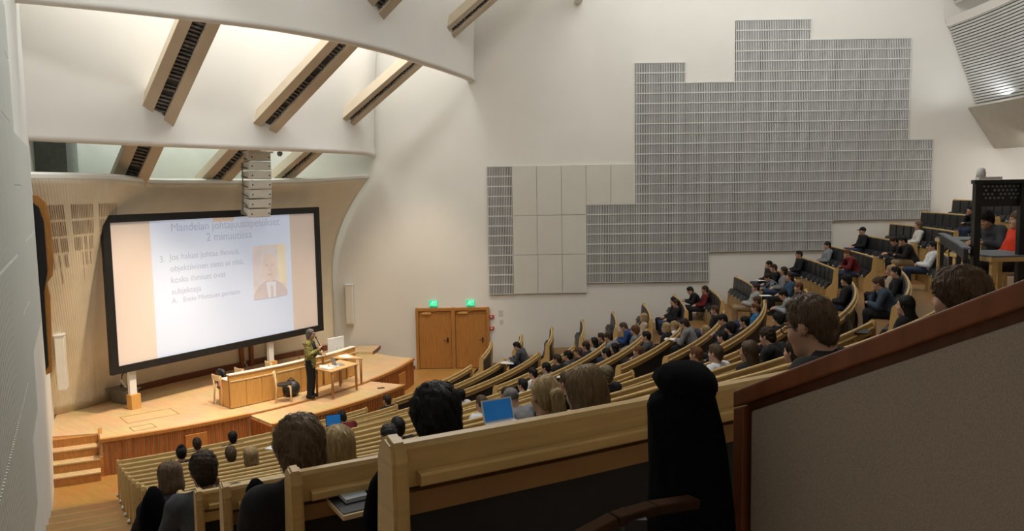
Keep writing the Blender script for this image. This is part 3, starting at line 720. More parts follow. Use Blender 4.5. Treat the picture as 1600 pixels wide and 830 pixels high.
chair(tuple(pol(9.72, -41.0, SZ)), rad(-40), 'pale chair behind the middle of the left lecture desk', LEATHER, BIRCH_PALE, 'chairs behind the lecture desk')
chair(tuple(pol(9.72, -35.4, SZ)), rad(-50), 'pale chair behind the middle lecture desk, nearest the lecturer', LEATHER, BIRCH_PALE, 'chairs behind the lecture desk')
mb = MB(); q = pol(9.84, -45.7, SZ+0.82)
mb.tube([q+Vector((-0.14, 0.10, -0.04)), q+Vector((-.05, 0.04, 0.02)), q+Vector((.05, -0.03, 0.02)), q+Vector((0.14, -0.10, -0.03))], [0.04, 0.06, 0.06, 0.04], 8)
mb.tube([q+Vector((-0.0, 0.05, -0.0)), q+Vector((0.0, 0.08, -0.3)), q+Vector((0.0, 0.06, -0.5))], [0.1, 0.14, 0.1], 8)
tag(mb.build('jacket', BLACK, smooth=True), 'black jacket hung over the pale chair at the desk end', 'jacket')

TAB = mat('table_birch', (0.66, 0.42, 0.19), 0.4, 0.06, 5)
TLEG = mat('table_leg_wood', (0.36, 0.17, 0.055), 0.45, 0.1, 5)
def table(corners, label):
    c = sum((Vector(p) for p in corners), Vector())/4; t = thing('side_table', label, 'table', (c.x, c.y, SZ), 0, 'small birch tables in front of the desk')
    mb = MB(); mb.prism([(p[0], p[1], SZ+0.70) for p in corners], (0, 0, 0.04)); mb.build('tabletop', TAB, t, bevel=0.01)
    for p in corners:
        q = Vector(p)+(c-Vector(p))*0.12
        mb = MB(); mb.tube([(q.x, q.y, SZ), (q.x, q.y, SZ+0.70)], [0.03, 0.04], 10); mb.build('leg', TLEG, t, smooth=True)
TZ = SZ+0.74
tc1 = [at_z(490, 576, TZ), at_z(518, 581, TZ), at_z(560, 568, TZ), at_z(531, 562, TZ)]
tc2 = [at_z(508, 557, TZ), at_z(527, 561, TZ)+Vector((0.05, 0.1, 0)), at_z(567, 560, TZ), at_z(541, 552, TZ)]
table(tc1, 'birch table nearer the audience holding papers and the open laptop')
table(tc2, 'birch table behind, nearer the desk, with loose papers')
def sheet(px, py, w, d, deg, label, z=TZ, lift=0.002):
    p = at_z(px, py, z); mb = MB(); mb.boxr((p.x, p.y, z+lift), (w, d, 0.004), deg); tag(mb.build('paper_sheet', PAPER), label, 'paper', 'loose papers on the stage tables')
sheet(506, 572.5, 0.21, 0.30, 20, 'white paper sheet on the front table, nearest its left end')
sheet(514, 575.5, 0.21, 0.30, 45, 'white paper sheet at the front corner of the front table', lift=0.006)
sheet(522, 572, 0.21, 0.30, 30, 'white paper sheet on the front table beside the laptop', lift=0.010)
sheet(537, 556, 0.30, 0.24, 15, 'white paper sheet on the rear table left of its corner')
sheet(543, 558, 0.21, 0.30, 50, 'white paper sheet on the rear table by the laptop lid', lift=0.006)
def laptop(c, deg, label, lid_m, shell_m=LIGHT_PLASTIC, open_deg=105, w=0.33, d=0.23):
    t = thing('laptop', label, 'laptop', tuple(c), rad(deg))
    mb = MB(); mb.box((0, 0, 0.009), (w, d, 0.016)); mb.build('keyboard_base', shell_m, t, local=True, bevel=0.003)
    a = rad(open_deg); ux = Vector((0, -math.cos(a), math.sin(a))); nx = Vector((0, -math.sin(a), -math.cos(a)))
    h = Vector((0, d/2, 0.014))
    def quad(x0, x1, v0, v1, off, th, nm, m, par):
        q = MB(); q.prism([h+ux*v0+Vector((x0, 0, 0))+nx*off, h+ux*v0+Vector((x1, 0, 0))+nx*off, h+ux*v1+Vector((x1, 0, 0))+nx*off, h+ux*v1+Vector((x0, 0, 0))+nx*off], nx*th); return q.build(nm, m, par, local=True)
    lid = quad(-w/2, w/2, 0, d, -0.008, 0.008, 'lid', shell_m, t)
    quad(-w/2+0.012, w/2-0.012, 0.014, d-0.012, 0.0, 0.002, 'screen', lid_m, lid)
p = at_z(529, 570, TZ); laptop((p.x, p.y, TZ), 125, 'open grey laptop on the front stage table', BLACK, mat('laptop_grey', (0.3, 0.3, 0.31), 0.4))
# all-in-one monitor on the right desk
p = pol(10.35, -25.6, SZ+0.70); t = thing('desk_monitor', 'white all in one monitor seen from behind on the right desk', 'monitor', tuple(p), rad(-126))
mb = MB(); mb.box((0, 0.03, 0.30), (0.60, 0.05, 0.44)); mb.build('housing', LIGHT_PLASTIC, t, local=True, bevel=0.015)
mb = MB(); mb.box((0, -0.0, 0.30), (0.54, 0.012, 0.38)); mb.build('screen', BLACK, t, local=True)
mb = MB(); mb.boxd((0, 0.06, 0.22), (0, 0.12, 0.0), 0.16, 0.02); mb.box((0, 0.06, 0.008), (0.18, 0.18, 0.016)); mb.build('stand', LIGHT_PLASTIC, t, local=True)
p = pol(10.3, -28.6, SZ+0.70); mb = MB(); mb.tube([p, p+Vector((0, 0, .14)), p+Vector((0, 0, .18)), p+Vector((0, 0, .22))], [0.035, 0.035, 0.014, 0.014], 10)
tag(mb.build('water_bottle', LIGHT_PLASTIC, smooth=True), 'small clear bottle on the right desk beside the monitor', 'bottle')
p = pol(10.25, -29.4, SZ+0.70); mb = MB(); mb.box(p+Vector((0, 0, .06)), (0.09, 0.09, 0.12)); tag(mb.build('desk_timer', BLACK, bevel=0.01), 'small black box on the right desk left of the bottle', 'device')
for (th, lab) in ((-43.2, 'thin black gooseneck microphone on the left desk'), (-33.0, 'thin black gooseneck microphone on the middle desk near the lecturer'), (-34.4, 'short black gooseneck microphone at the middle desk')):
    p = pol(10.5, th, SZ+0.72); t = thing('gooseneck_microphone', lab, 'microphone', tuple(p), 0, 'gooseneck microphones on the desks')
    mb = MB(); mb.tube([p, p+Vector((0, 0, 0.02)), p+Vector((0, 0, 0.03))], [0.05, 0.05, 0.02], 10); mb.build('foot', BLACK, t)
    hh = 0.52 if '-33' in str(th) else 0.34
    mb = MB(); mb.tube([p+Vector((0, 0, .02)), p+Vector((-0.02, 0.02, hh*.6)), p+Vector((-0.10, 0.09, hh))], 0.008, 6); mb.build('neck', BLACK, t)
    mb = MB(); mb.sphere(p+Vector((-0.11, 0.10, hh+0.01)), 0.025, 8, 6); mb.build('head', BLACK, t)
p = at_z(456, 619, SZ); mb = MB()
def lump(mb, c, rx, ry, rz, n=16, m=10, amp=0.12, seed=1):
    rr = random.Random(seed); ph = [rr.uniform(0, 6.28) for _ in range(6)]; s0 = len(mb.v); vs = []; fs = []
    for i in range(m+1):
        a = math.pi*i/m
        for k in range(n):
            b = 2*math.pi*k/n; w = 1+amp*(math.sin(3*b+ph[0]+2*a)+0.7*math.sin(5*a+ph[1]+b)+0.5*math.sin(7*b+ph[2]))*math.sin(a)
            vs.append((c[0]+rx*w*math.sin(a)*math.cos(b), c[1]+ry*w*math.sin(a)*math.sin(b), c[2]+rz*math.copysign(abs(math.cos(a))**0.8, math.cos(a))))
    for i in range(m):
        for k in range(n): fs.append((i*n+k, (i+1)*n+k, (i+1)*n+(k+1) % n, i*n+(k+1) % n))
    return mb.add(vs, fs)
t = thing('backpack', 'black backpack on the stage floor against the desk', 'bag', tuple(p))
lump(mb, p+Vector((0, 0, 0.22)), 0.24, 0.2, 0.22, amp=0.08, seed=4); mb.build('body', LEATHER, t, smooth=True)
mb = MB(); mb.tube([p+Vector((-.1, 0, .42)), p+Vector((0, 0, .5)), p+Vector((.1, 0, .42))], 0.014, 6); mb.build('carry_strap', BLACK, t)
# grey crate with an arched hose handle at the left of the stage
p = at_z(194, 628, SZ); t = thing('equipment_crate', 'grey equipment box with an arched hose on the left of the stage', 'box', tuple(p), rad(-30))
mb = MB(); mb.prism([(-.30, -.2, 0), (.30, -.2, 0), (.30, .2, 0), (-.30, .2, 0)], (0, 0, 0.02)); b_ = MB()
b_.add([(-.26, -.18, 0), (.26, -.18, 0), (.26, .18, 0), (-.26, .18, 0), (-.33, -.24, .34), (.33, -.24, .34), (.33, .24, .34), (-.33, .24, .34)], [(0, 3, 2, 1), (4, 5, 6, 7), (0, 1, 5, 4), (1, 2, 6, 5), (2, 3, 7, 6), (3, 0, 4, 7)])
b_.build('body', GREY_PLASTIC, t, local=True, bevel=0.02)
mb = MB(); mb.box((0, 0, .36), (0.74, 0.54, 0.05)); mb.build('lid', GREY_PLASTIC, t, local=True, bevel=0.015)
mb = MB(); mb.tube([(-.1, 0, .38), (-.02, .0, .72), (.12, .0, .82), (.26, 0, .72), (.30, 0, .38)], 0.018, 8); mb.build('hose', GREY_PLASTIC, t, local=True, smooth=True)
mb = MB(); mb.boxd((0.0, -.05, .6), (.2, -.05, .42), 0.05, 0.02); mb.build('label_tag', PAPER, t, local=True)

# ================================================================== BENCHES
LEFT_END = {14: -61.35, 15: -61.33}
BLOCKS = {1: (-61.53, -37.69, 'block beside the left aisle'), 2: (-33.64, -15.81, 'middle block'), 3: (-10.71, -0.35, 'block along the panelled wall')}
def seat_meshes():
    d = {}
    m = MB(); m.prism([(-0.10, -0.235, 0.50), (-0.045, -0.235, 0.50), (-0.035, -0.235, 0.98), (-0.075, -0.235, 0.98)], (0, 0.47, 0)); d['seat_back'] = (m.mesh('seat_back'), LEATHER)
    m = MB(); m.prism([(-0.13, -0.225, 0.41), (-0.27, -0.225, 0.42), (-0.28, -0.225, 0.47), (-0.20, -0.225, 0.60), (-0.09, -0.225, 0.60)], (0, 0.45, 0)); d['seat_pad'] = (m.mesh('seat_pad'), LEATHER)
    m = MB(); m.box((-0.16, 0, 0.205), (0.16, 0.46, 0.41)); d['seat_box'] = (m.mesh('seat_box'), BIRCH)
    m = MB(); m.box((-0.279, 0.06, 0.447), (0.012, 0.15, 0.035)); d['number_plate'] = (m.mesh('number_plate'), PLATE)
    m = MB(); m.sphere((0.03, 0, 0.30), 0.045, 10, 7); d['aisle_light'] = (m.mesh('aisle_light', True), CHROME)
    for k, (me, mt) in d.items(): me.materials.append(mt)
    return {k: v[0] for k, v in d.items()}
SM = seat_meshes()
def post_mesh():
    m = MB(); pr = [(-0.30, 0), (0.02, 0), (0.065, 0.55), (0.062, 0.985), (0.045, 1.035), (0.0, 1.045), (-0.035, 1.03), (-0.06, 0.98), (-0.10, 0.60), (-0.26, 0.44)]
    m.prism([(x, -0.022, z) for x, z in pr], (0, 0.044, 0)); me = m.mesh('end_post'); me.materials.append(BIRCH)
    bm = bmesh.new(); bm.from_mesh(me); bmesh.ops.bevel(bm, geom=[e for e in bm.edges if abs(e.verts[0].co.y-e.verts[1].co.y) < 0.001 and max(e.verts[0].co.z, e.verts[1].co.z) > 0.3], offset=0.009, segments=2, affect='EDGES'); bm.to_mesh(me); bm.free(); return me
POSTM = post_mesh()
RAIL = [(-0.032, 0.90), (-0.040, 1.0), (-0.032, 1.015), (-0.014, 1.02), (0.004, 1.016), (0.012, 1.002), (0.012, 0.90)]
TABL = [(0.014, 0.908), (0.043, 0.908), (0.047, 0.913), (0.047, 0.936), (0.041, 0.942), (0.014, 0.942)]
LOWR = [(-0.012, 0.825), (0.012, 0.825), (0.015, 0.886), (-0.012, 0.889)]
BACK = [(-0.036, 0.18), (-0.022, 0.18), (-0.016, 0.90), (-0.030, 0.90)]
def bench(i, b):
    t0, t1, bname = BLOCKS[b]; r = row_r(i); zf = ztop(r)-BENCH_H
    if b == 1 and i in LEFT_END: t0 = LEFT_END[i]
    if b == 1 and i in (13, 14): t1 = -43.6
    if b == 1 and i == 15: t1 = -50.0
    if b == 2 and i >= 13: t0 = -29.5
    if b == 2 and i == 15: return
    lab = 'pale wood bench with black seats, %s row from the stage, %s' % (ORD[i], bname)
    base = pol(r, (t0+t1)/2, zf)
    t = thing('bench_row', lab, 'bench', tuple(base), 0, 'curved benches of the auditorium')
    n = max(4, int((t1-t0)/1.1))
    def part(nm, prof, a, c, k, m): mb = MB(); mb.arc([(x, z+zf) for x, z in prof], r, a, c, k); return mb.build(nm, m, t)
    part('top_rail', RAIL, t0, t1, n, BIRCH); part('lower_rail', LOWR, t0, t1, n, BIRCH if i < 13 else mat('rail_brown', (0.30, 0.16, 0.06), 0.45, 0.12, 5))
    part('back_board', BACK, t0, t1, n, BENCH_BACK)
    L_ = rad(t1-t0)*r; nt = max(2, round(L_/1.02)); dg = math.degrees(0.006/r)
    for k in range(nt):
        part('writing_tablet', TABL, t0+(t1-t0)*k/nt+dg+0.1*(k == 0), t0+(t1-t0)*(k+1)/nt-dg, 2, BIRCH)
        if i >= 9 and 0 < k and k % 2:
            tt = t0+(t1-t0)*k/nt; mb = MB(); mb.boxr(pol(r+0.026, tt, zf+0.905), (0.036, 0.035, 0.075), tt); hb = mb.build('tablet_hinge', BIRCH, t)
    for tt in (t0, t1):
        inst('end_post', POSTM, t, pol(r, tt, zf)-base, rad(tt))
    ns = max(3, int(L_/0.5)); dv = (t1-t0)/ns
    for k in range(ns):
        tt = t0+dv*(k+0.5); q = pol(r, tt, zf)-base
        inst('seat_back', SM['seat_back'], t, q, rad(tt))
        s = inst('seat_pad', SM['seat_pad'], t, q, rad(tt))
        if b == 3 or (b == 2 and tt > -24):
            inst('seat_box', SM['seat_box'], t, q, rad(tt))
            inst('number_plate', SM['number_plate'], s, (0, 0, 0), 0)
    if b == 1 and i < 13:
        tt = t0-math.degrees(0.03/r); inst('aisle_light', SM['aisle_light'], t, pol(r-0.05, tt, zf)-base, rad(tt))
for i in range(16):
    for b in (1, 2, 3): bench(i, b)
# wall end of each wall-side row: low brown riser against the wall

# ================================================================== CONTROL PLATFORM, TABLES, BOOTH FRAME
PZ = ZC-1.72
mb = MB(); mb.arc([(0, PZ-0.9), (2.6, PZ-0.9), (2.6, PZ), (0, PZ)], 26.75, -43.0, -30.2, 14); o = mb.build('control_platform', TIER); tag(o, 'low wooden platform for the control tables at the back', 'platform')
def ctable(c, deg, w, d, z, label):
    t = thing('control_table', label, 'table', (c[0], c[1], PZ), rad(deg), 'grey topped tables on the control platform')
    h = z-PZ
    mb = MB(); mb.box((0, 0, h-0.012), (w, d, 0.022)); mb.build('tabletop', GREY_TOP, t, local=True)
    mb = MB(); mb.box((0, 0, h-0.05), (w+0.02, d+0.02, 0.055)); mb.build('edge_frame', BIRCH, t, local=True)
    for sx in (-1, 1):
        for sy in (-1, 1):
            mb = MB(); mb.box((sx*(w/2-0.05), sy*(d/2-0.05), (h-0.07)/2), (0.06, 0.06, h-0.07)); mb.build('leg', BIRCH, t, local=True)
p = at_z(1557, 395, ZC-0.98); ctable((p.x, p.y), 3, 0.72, 0.9, ZC-0.98, 'grey topped table in front of the person in the red sweater')
p = at_z(1528, 372, ZC-0.96); ctable((p.x-0.1, p.y), -14, 0.9, 0.8, ZC-0.96, 'grey topped table behind, at which the dark jacketed person works')
t = thing('platform_guard', 'curved grey guard panel at the front of the control platform', 'railing', tuple(pol(26.5, -38, PZ)))
def rg(t_): return 26.5-0.13*(t_+38)*-0.9 if False else float(np.interp(t_, [-41.6, -38, -35.0], [27.0, 26.5, 26.15]))
mb = MB(); mb.arc([(0, ZC-1.0), (0.05, ZC-1.0), (0.05, ZC-0.86), (0.0, ZC-0.86)], rg, -41.6, -35.0, 12); mb.build('top_board', BLACK, t)
mb = MB(); mb.arc([(-0.02, ZC-0.862), (0.08, ZC-0.862), (0.08, ZC-0.84), (-0.02, ZC-0.84)], rg, -41.6, -35.0, 12); mb.build('edge_strip', GREY_TOP, t)
for tt in (-41.4, -39.6, -37.6, -35.2):
    mb = MB(); mb.boxr(pol(rg(tt)+0.03, tt, (PZ-0.6+ZC-0.9)/2), (0.05, 0.05, ZC-0.9-PZ+0.6), tt); mb.build('guard_post', BLACK, t)
YB = 10.6
a = at_y(1524, 282, YB); b = at_y(1596, 282, YB)
t = thing('booth_frame', 'black framed partition with a dotted top panel at the control platform', 'partition', (a.x, YB, PZ))
for x, w in ((a.x+0.03, 0.08), (b.x+0.03, 0.10)):
    mb = MB(); mb.box((x, YB, (a.z+PZ)/2), (w, 0.08, a.z-PZ)); mb.build('post', BLACK, t)
mb = MB(); mb.box(((a.x+b.x)/2+0.05, YB, a.z-0.02), (b.x-a.x+0.16, 0.09, 0.05)); mb.build('top_rail', BLACK, t)
DOT = mat('frosted_dot', (0.16, 0.18, 0.2), 0.6)
mb = MB(); mb.box(((a.x+b.x)/2+0.03, YB+0.02, a.z-0.19), (b.x-a.x, 0.015, 0.30)); pn = mb.build('dotted_panel', BLACK, t)
mb = MB()
for r_ in range(4):
    for c_ in range(9):
        if (r_*9+c_) % 11 == 10: continue
        x = a.x+0.12+(c_+0.5*(r_ % 2))*0.055; mb.tube([(x, YB+0.008, a.z-0.08-r_*0.05), (x, YB+0.004, a.z-0.08-r_*0.05)], 0.017, 8)
o = mb.build('dot_pattern', DOT, pn); o['kind'] = 'stuff'
mb = MB(); mb.box((a.x+0.17, YB, a.z+0.025), (0.30, 0.10, 0.035)); tag(mb.build('light_fitting', LIGHT_PLASTIC), 'flat white fitting on top of the black framed partition', 'fitting')
mb = MB(); q = Vector((a.x+0.07, YB, a.z+0.043)); mb.tube([q, q+Vector((0, 0, .06)), q+Vector((0, 0, .10)), q+Vector((0, 0, .12))], [0.055, 0.055, 0.045, 0.02], 12)
tag(mb.build('beacon_lamp', LIGHT_PLASTIC, smooth=True), 'small rounded grey lamp on the white fitting', 'lamp')

# ================================================================== NEAR PARAPET
A = Vector((0.500, 1.80)); Bp = Vector((0.82, 1.27)); dB = (Bp-A).normalized(); C_ = A + dB*1.1
def pz(s): return ZC-0.463+(0.312/0.619)*s
nrm2 = Vector((dB.y, -dB.x)); nrm2 = nrm2 if nrm2.x < 0 else -nrm2     # side seen by the camera
def pp(s, z, out): q = A+dB*s+nrm2*out; return Vector((q.x, q.y, z))
LEN = 1.1; zb = ZC-1.5
t = thing('parapet', 'linen covered parapet with sloping brown wood cap nearest the camera', 'parapet', (A.x, A.y, zb))
off = (-nrm2.x*0.05, -nrm2.y*0.05, 0)
mb = MB(); mb.prism([pp(0, pz(0)-0.038, .012), pp(LEN, pz(LEN)-0.050, .012), pp(LEN, pz(LEN), .012), pp(0, pz(0), .012)], (-nrm2.x*.07, -nrm2.y*.07, 0)); mb.build('top_cap', REDWOOD, t, bevel=0.004)
mb = MB(); mb.prism([pp(0, zb, .010), pp(0.028, zb, .010), pp(0.028, pz(0)-0.03, .010), pp(0, pz(0)-0.04, .010)], (-nrm2.x*.066, -nrm2.y*.066, 0)); mb.build('end_board', REDWOOD, t, bevel=0.003)
mb = MB(); mb.prism([pp(0.02, zb, -0.012), pp(LEN, zb, -0.012), pp(LEN, pz(LEN)-0.04, -0.012), pp(0.02, pz(0)-0.03, -0.012)], (-nrm2.x*.03, -nrm2.y*.03, 0)); mb.build('core_board', DARKWOOD, t)
mb = MB(); mb.prism([pp(0.045, zb, 0.002), pp(LEN, zb, 0.002), pp(LEN, pz(LEN)-0.072, 0.002), pp(0.045, pz(0.045)-0.060, 0.002)], (-nrm2.x*.014, -nrm2.y*.014, 0)); mb.build('fabric_panel', CANVAS, t, bevel=0.004)

# ================================================================== COATS, BAGS, AUDIENCE LAPTOPS AND PAPERS
# black hooded coat slung over the nearest bench
r15 = row_r(15); zt15 = ztop(r15)
def cloth_obj(name, rings, n, m, label, cat, amp=0.006, seed=3):
    """closed lofted drapery: rings of (centre, half width vector, half depth vector)"""
    rr = random.Random(seed); mb = MB(); vs = []; fs = []
    for i, (c, w, d) in enumerate(rings):
        for k in range(n):
            a = 2*math.pi*k/n; f = 1+amp*(math.sin(5*a+i*0.7)+math.sin(9*a-i*0.4))
            vs.append(Vector(c)+Vector(w)*math.cos(a)*f+Vector(d)*math.sin(a)*f)
    for i in range(len(rings)-1):
        for k in range(n): fs.append((i*n+k, i*n+(k+1) % n, (i+1)*n+(k+1) % n, (i+1)*n+k))
    fs.append(tuple(range(n))); fs.append(tuple(range((len(rings)-1)*n, len(rings)*n))[::-1])
    mb.add(vs, fs); return mb.build(name, m, None, smooth=True) if label is None else tag(mb.build(name, m, None, smooth=True), label, cat)
COAT = mat('black_cloth', (0.005, 0.005, 0.006), 1.0, 0.3, 40, bump=0.3, spec=0.05)
def px_at(px, py, Y): return at_y(px, py, Y)
Yc = 1.72; s_ = Yc/1275.9
rings = []
for (x0, x1, y, dep) in ((1050, 1090, 568, .03), (1036, 1104, 573, .06), (1027, 1113, 584, .085), (1024, 1116, 596, .095), (1030, 1116, 608, .09), (1034, 1112, 615, .08), (1016, 1116, 622, .08), (1012, 1120, 634, .085), (1014, 1127, 655, .085), (1016, 1133, 690, .09), (1018, 1138, 730, .095), (1016, 1146, 790, .10), (1010, 1152, 860, .10)):
    c = px_at((x0+x1)/2, y, Yc); w = (x1-x0)/2*s_; rings.append((c, (w, 0.02, 0), (-dep*0.2, dep, 0)))
cloth_obj('hooded_coat', rings, 28, COAT, 'bulky black hooded coat slung over the nearest bench beside the parapet', 'coat', 0.028)
Yb = 2.25; s_ = Yb/1275.9; rings = []
for (x0, x1, y, dep) in ((588, 600, 738, .02), (578, 602, 752, .05), (572, 602, 775, .07), (568, 602, 800, .08), (566, 602, 835, .09), (566, 602, 880, .09)):
    c = px_at((x0+x1)/2, y, Yb); rings.append((c, ((x1-x0)/2*s_, 0, 0), (0, dep, 0)))
cloth_obj('shoulder_bag', rings, 20, COAT, 'dark shoulder bag hanging left of the nearest bench end', 'bag')
Yb = 3.15; s_ = Yb/1275.9; rings = []
for (x0, x1, y, dep) in ((392, 404, 750, .02), (386, 410, 760, .06), (386, 412, 785, .09), (388, 412, 815, .10), (390, 412, 860, .10)):
    c = px_at((x0+x1)/2, y, Yb); rings.append((c, ((x1-x0)/2*s_, 0, 0), (0, dep, 0)))
cloth_obj('rucksack', rings, 20, COAT, 'black rucksack hung on the second nearest bench end', 'bag')
Yb = 5.6; s_ = Yb/1275.9; rings = []
for (x0, x1, y, dep) in ((232, 244, 762, .03), (226, 252, 775, .10), (222, 256, 800, .14), (222, 258, 840, .15), (224, 258, 880, .14)):
    c = px_at((x0+x1)/2, y, Yb); rings.append((c, ((x1-x0)/2*s_, 0, 0), (0, dep, 0)))
cloth_obj('hanging_jacket', rings, 20, COAT, 'black jacket hanging beside the light brown haired person at the left aisle', 'jacket')
# brown seat edge in front of the viewer
mb = MB(); pts_ = [at_y(905, 842, 1.42), at_y(960, 812, 1.45), at_y(1020, 794, 1.50), at_y(1085, 784, 1.56)]
for a_, b_ in zip(pts_, pts_[1:]): mb.boxd(a_, b_, 0.035, 0.02)
t = thing('folding_seat', 'brown curved folding seat edge below the hooded coat', 'seat', tuple(pts_[1]))
mb.build('seat_board', mat('seat_brown', (0.05, 0.024, 0.012), 0.9, 0.15, 6, spec=0.05), t, bevel=0.004)
c_ = (pts_[1]+pts_[2])/2; mb = MB(); mb.box((c_.x, c_.y, c_.z-0.20), (0.04, 0.06, 0.40)); mb.build('seat_bracket', BLACK, t)
# folded-out writing tablet with a booklet behind the second nearest bench
zt_ = ztop(row_r(14))-0.125
q = [at_z(497, 765, zt_), at_z(536, 806, zt_), at_z(582, 795, zt_), at_z(560, 752, zt_)]
t = thing('open_tablet', 'folded out black writing tablet with wooden edge behind the second bench', 'tablet', tuple(q[0]))
mb = MB(); mb.prism([v-Vector((0, 0, .022)) for v in q], (0, 0, 0.02)); mb.build('board', BIRCH_PALE, t, bevel=0.003)
c_ = sum(q, Vector())/4
mb = MB(); mb.prism([c_+(v-c_)*0.93-Vector((0, 0, .002)) for v in q], (0, 0, 0.004)); mb.build('surface', mat('tablet_black', (0.02, 0.022, 0.028), 0.5), t)
q2 = [at_z(526, 775, zt_), at_z(541, 789, zt_), at_z(574, 781, zt_), at_z(566, 764, zt_)]
t = thing('notebook', 'grey white booklet lying on the folded out writing tablet', 'booklet', tuple(q2[0]))
mb = MB(); mb.prism([v+Vector((0, 0, .004)) for v in q2], (0, 0, 0.012)); mb.build('pages', mat('booklet_page', (0.55, 0.58, 0.60), 0.7, 0.06, 30), t)
mb = MB(); mb.prism([v+Vector((0, 0, .0165)) for v in q2], (0, 0, 0.002)); mb.build('cover', mat('booklet_cover', (0.42, 0.46, 0.50), 0.6, 0.05, 30), t)
def desk_prop(px, py, i, lift): return at_z(px, py, ztop(row_r(i))+lift)
p = at_z(790, 666, ztop(row_r(12))-0.03); laptop((p.x, p.y, p.z), 30, 'open laptop with bright blue screen on the near benches', LAPTOP_BLUE, LIGHT_PLASTIC, 108, 0.27, 0.18)
p = at_z(524, 669, ztop(row_r(5))-0.06); laptop((p.x, p.y, p.z), 25, 'laptop with dark blue screen beside the person in maroon', LAPTOP_BLUE, BLACK, 108, 0.27, 0.20)
p = at_z(1345, 519, ztop(row_r(11))-0.05); laptop((p.x, p.y, p.z), 60, 'open black laptop at the far end of the bench near the parapet', BLACK, BLACK, 108, 0.34, 0.24)
for (px, py, i, w, d, dg, lab) in ((794, 567, 1, .42, .3, -20, 'white papers on the second bench of the middle block'), (1050, 530, 6, .36, .26, -20, 'white folder on the bench in the middle block'), (1192, 438, 8, .40, .3, 10, 'white sheet in front of the person in the plaid shirt'),
        (884, 589, 4, .36, .3, -30, 'pale folder on the bench behind the dark haired student'), (1196, 462, 8, .3, .22, 0, 'striped papers in front of the grey sweater student'), (437, 700, 8, .3, .2, -20, 'pale papers on the bench behind the blond head')):
    p = at_z(px, py, ztop(row_r(i))-0.02); mb = MB(); mb.boxr(p, (w, d, 0.012), dg); tag(mb.build('note_papers', PAPER), lab, 'paper', 'papers among the audience')

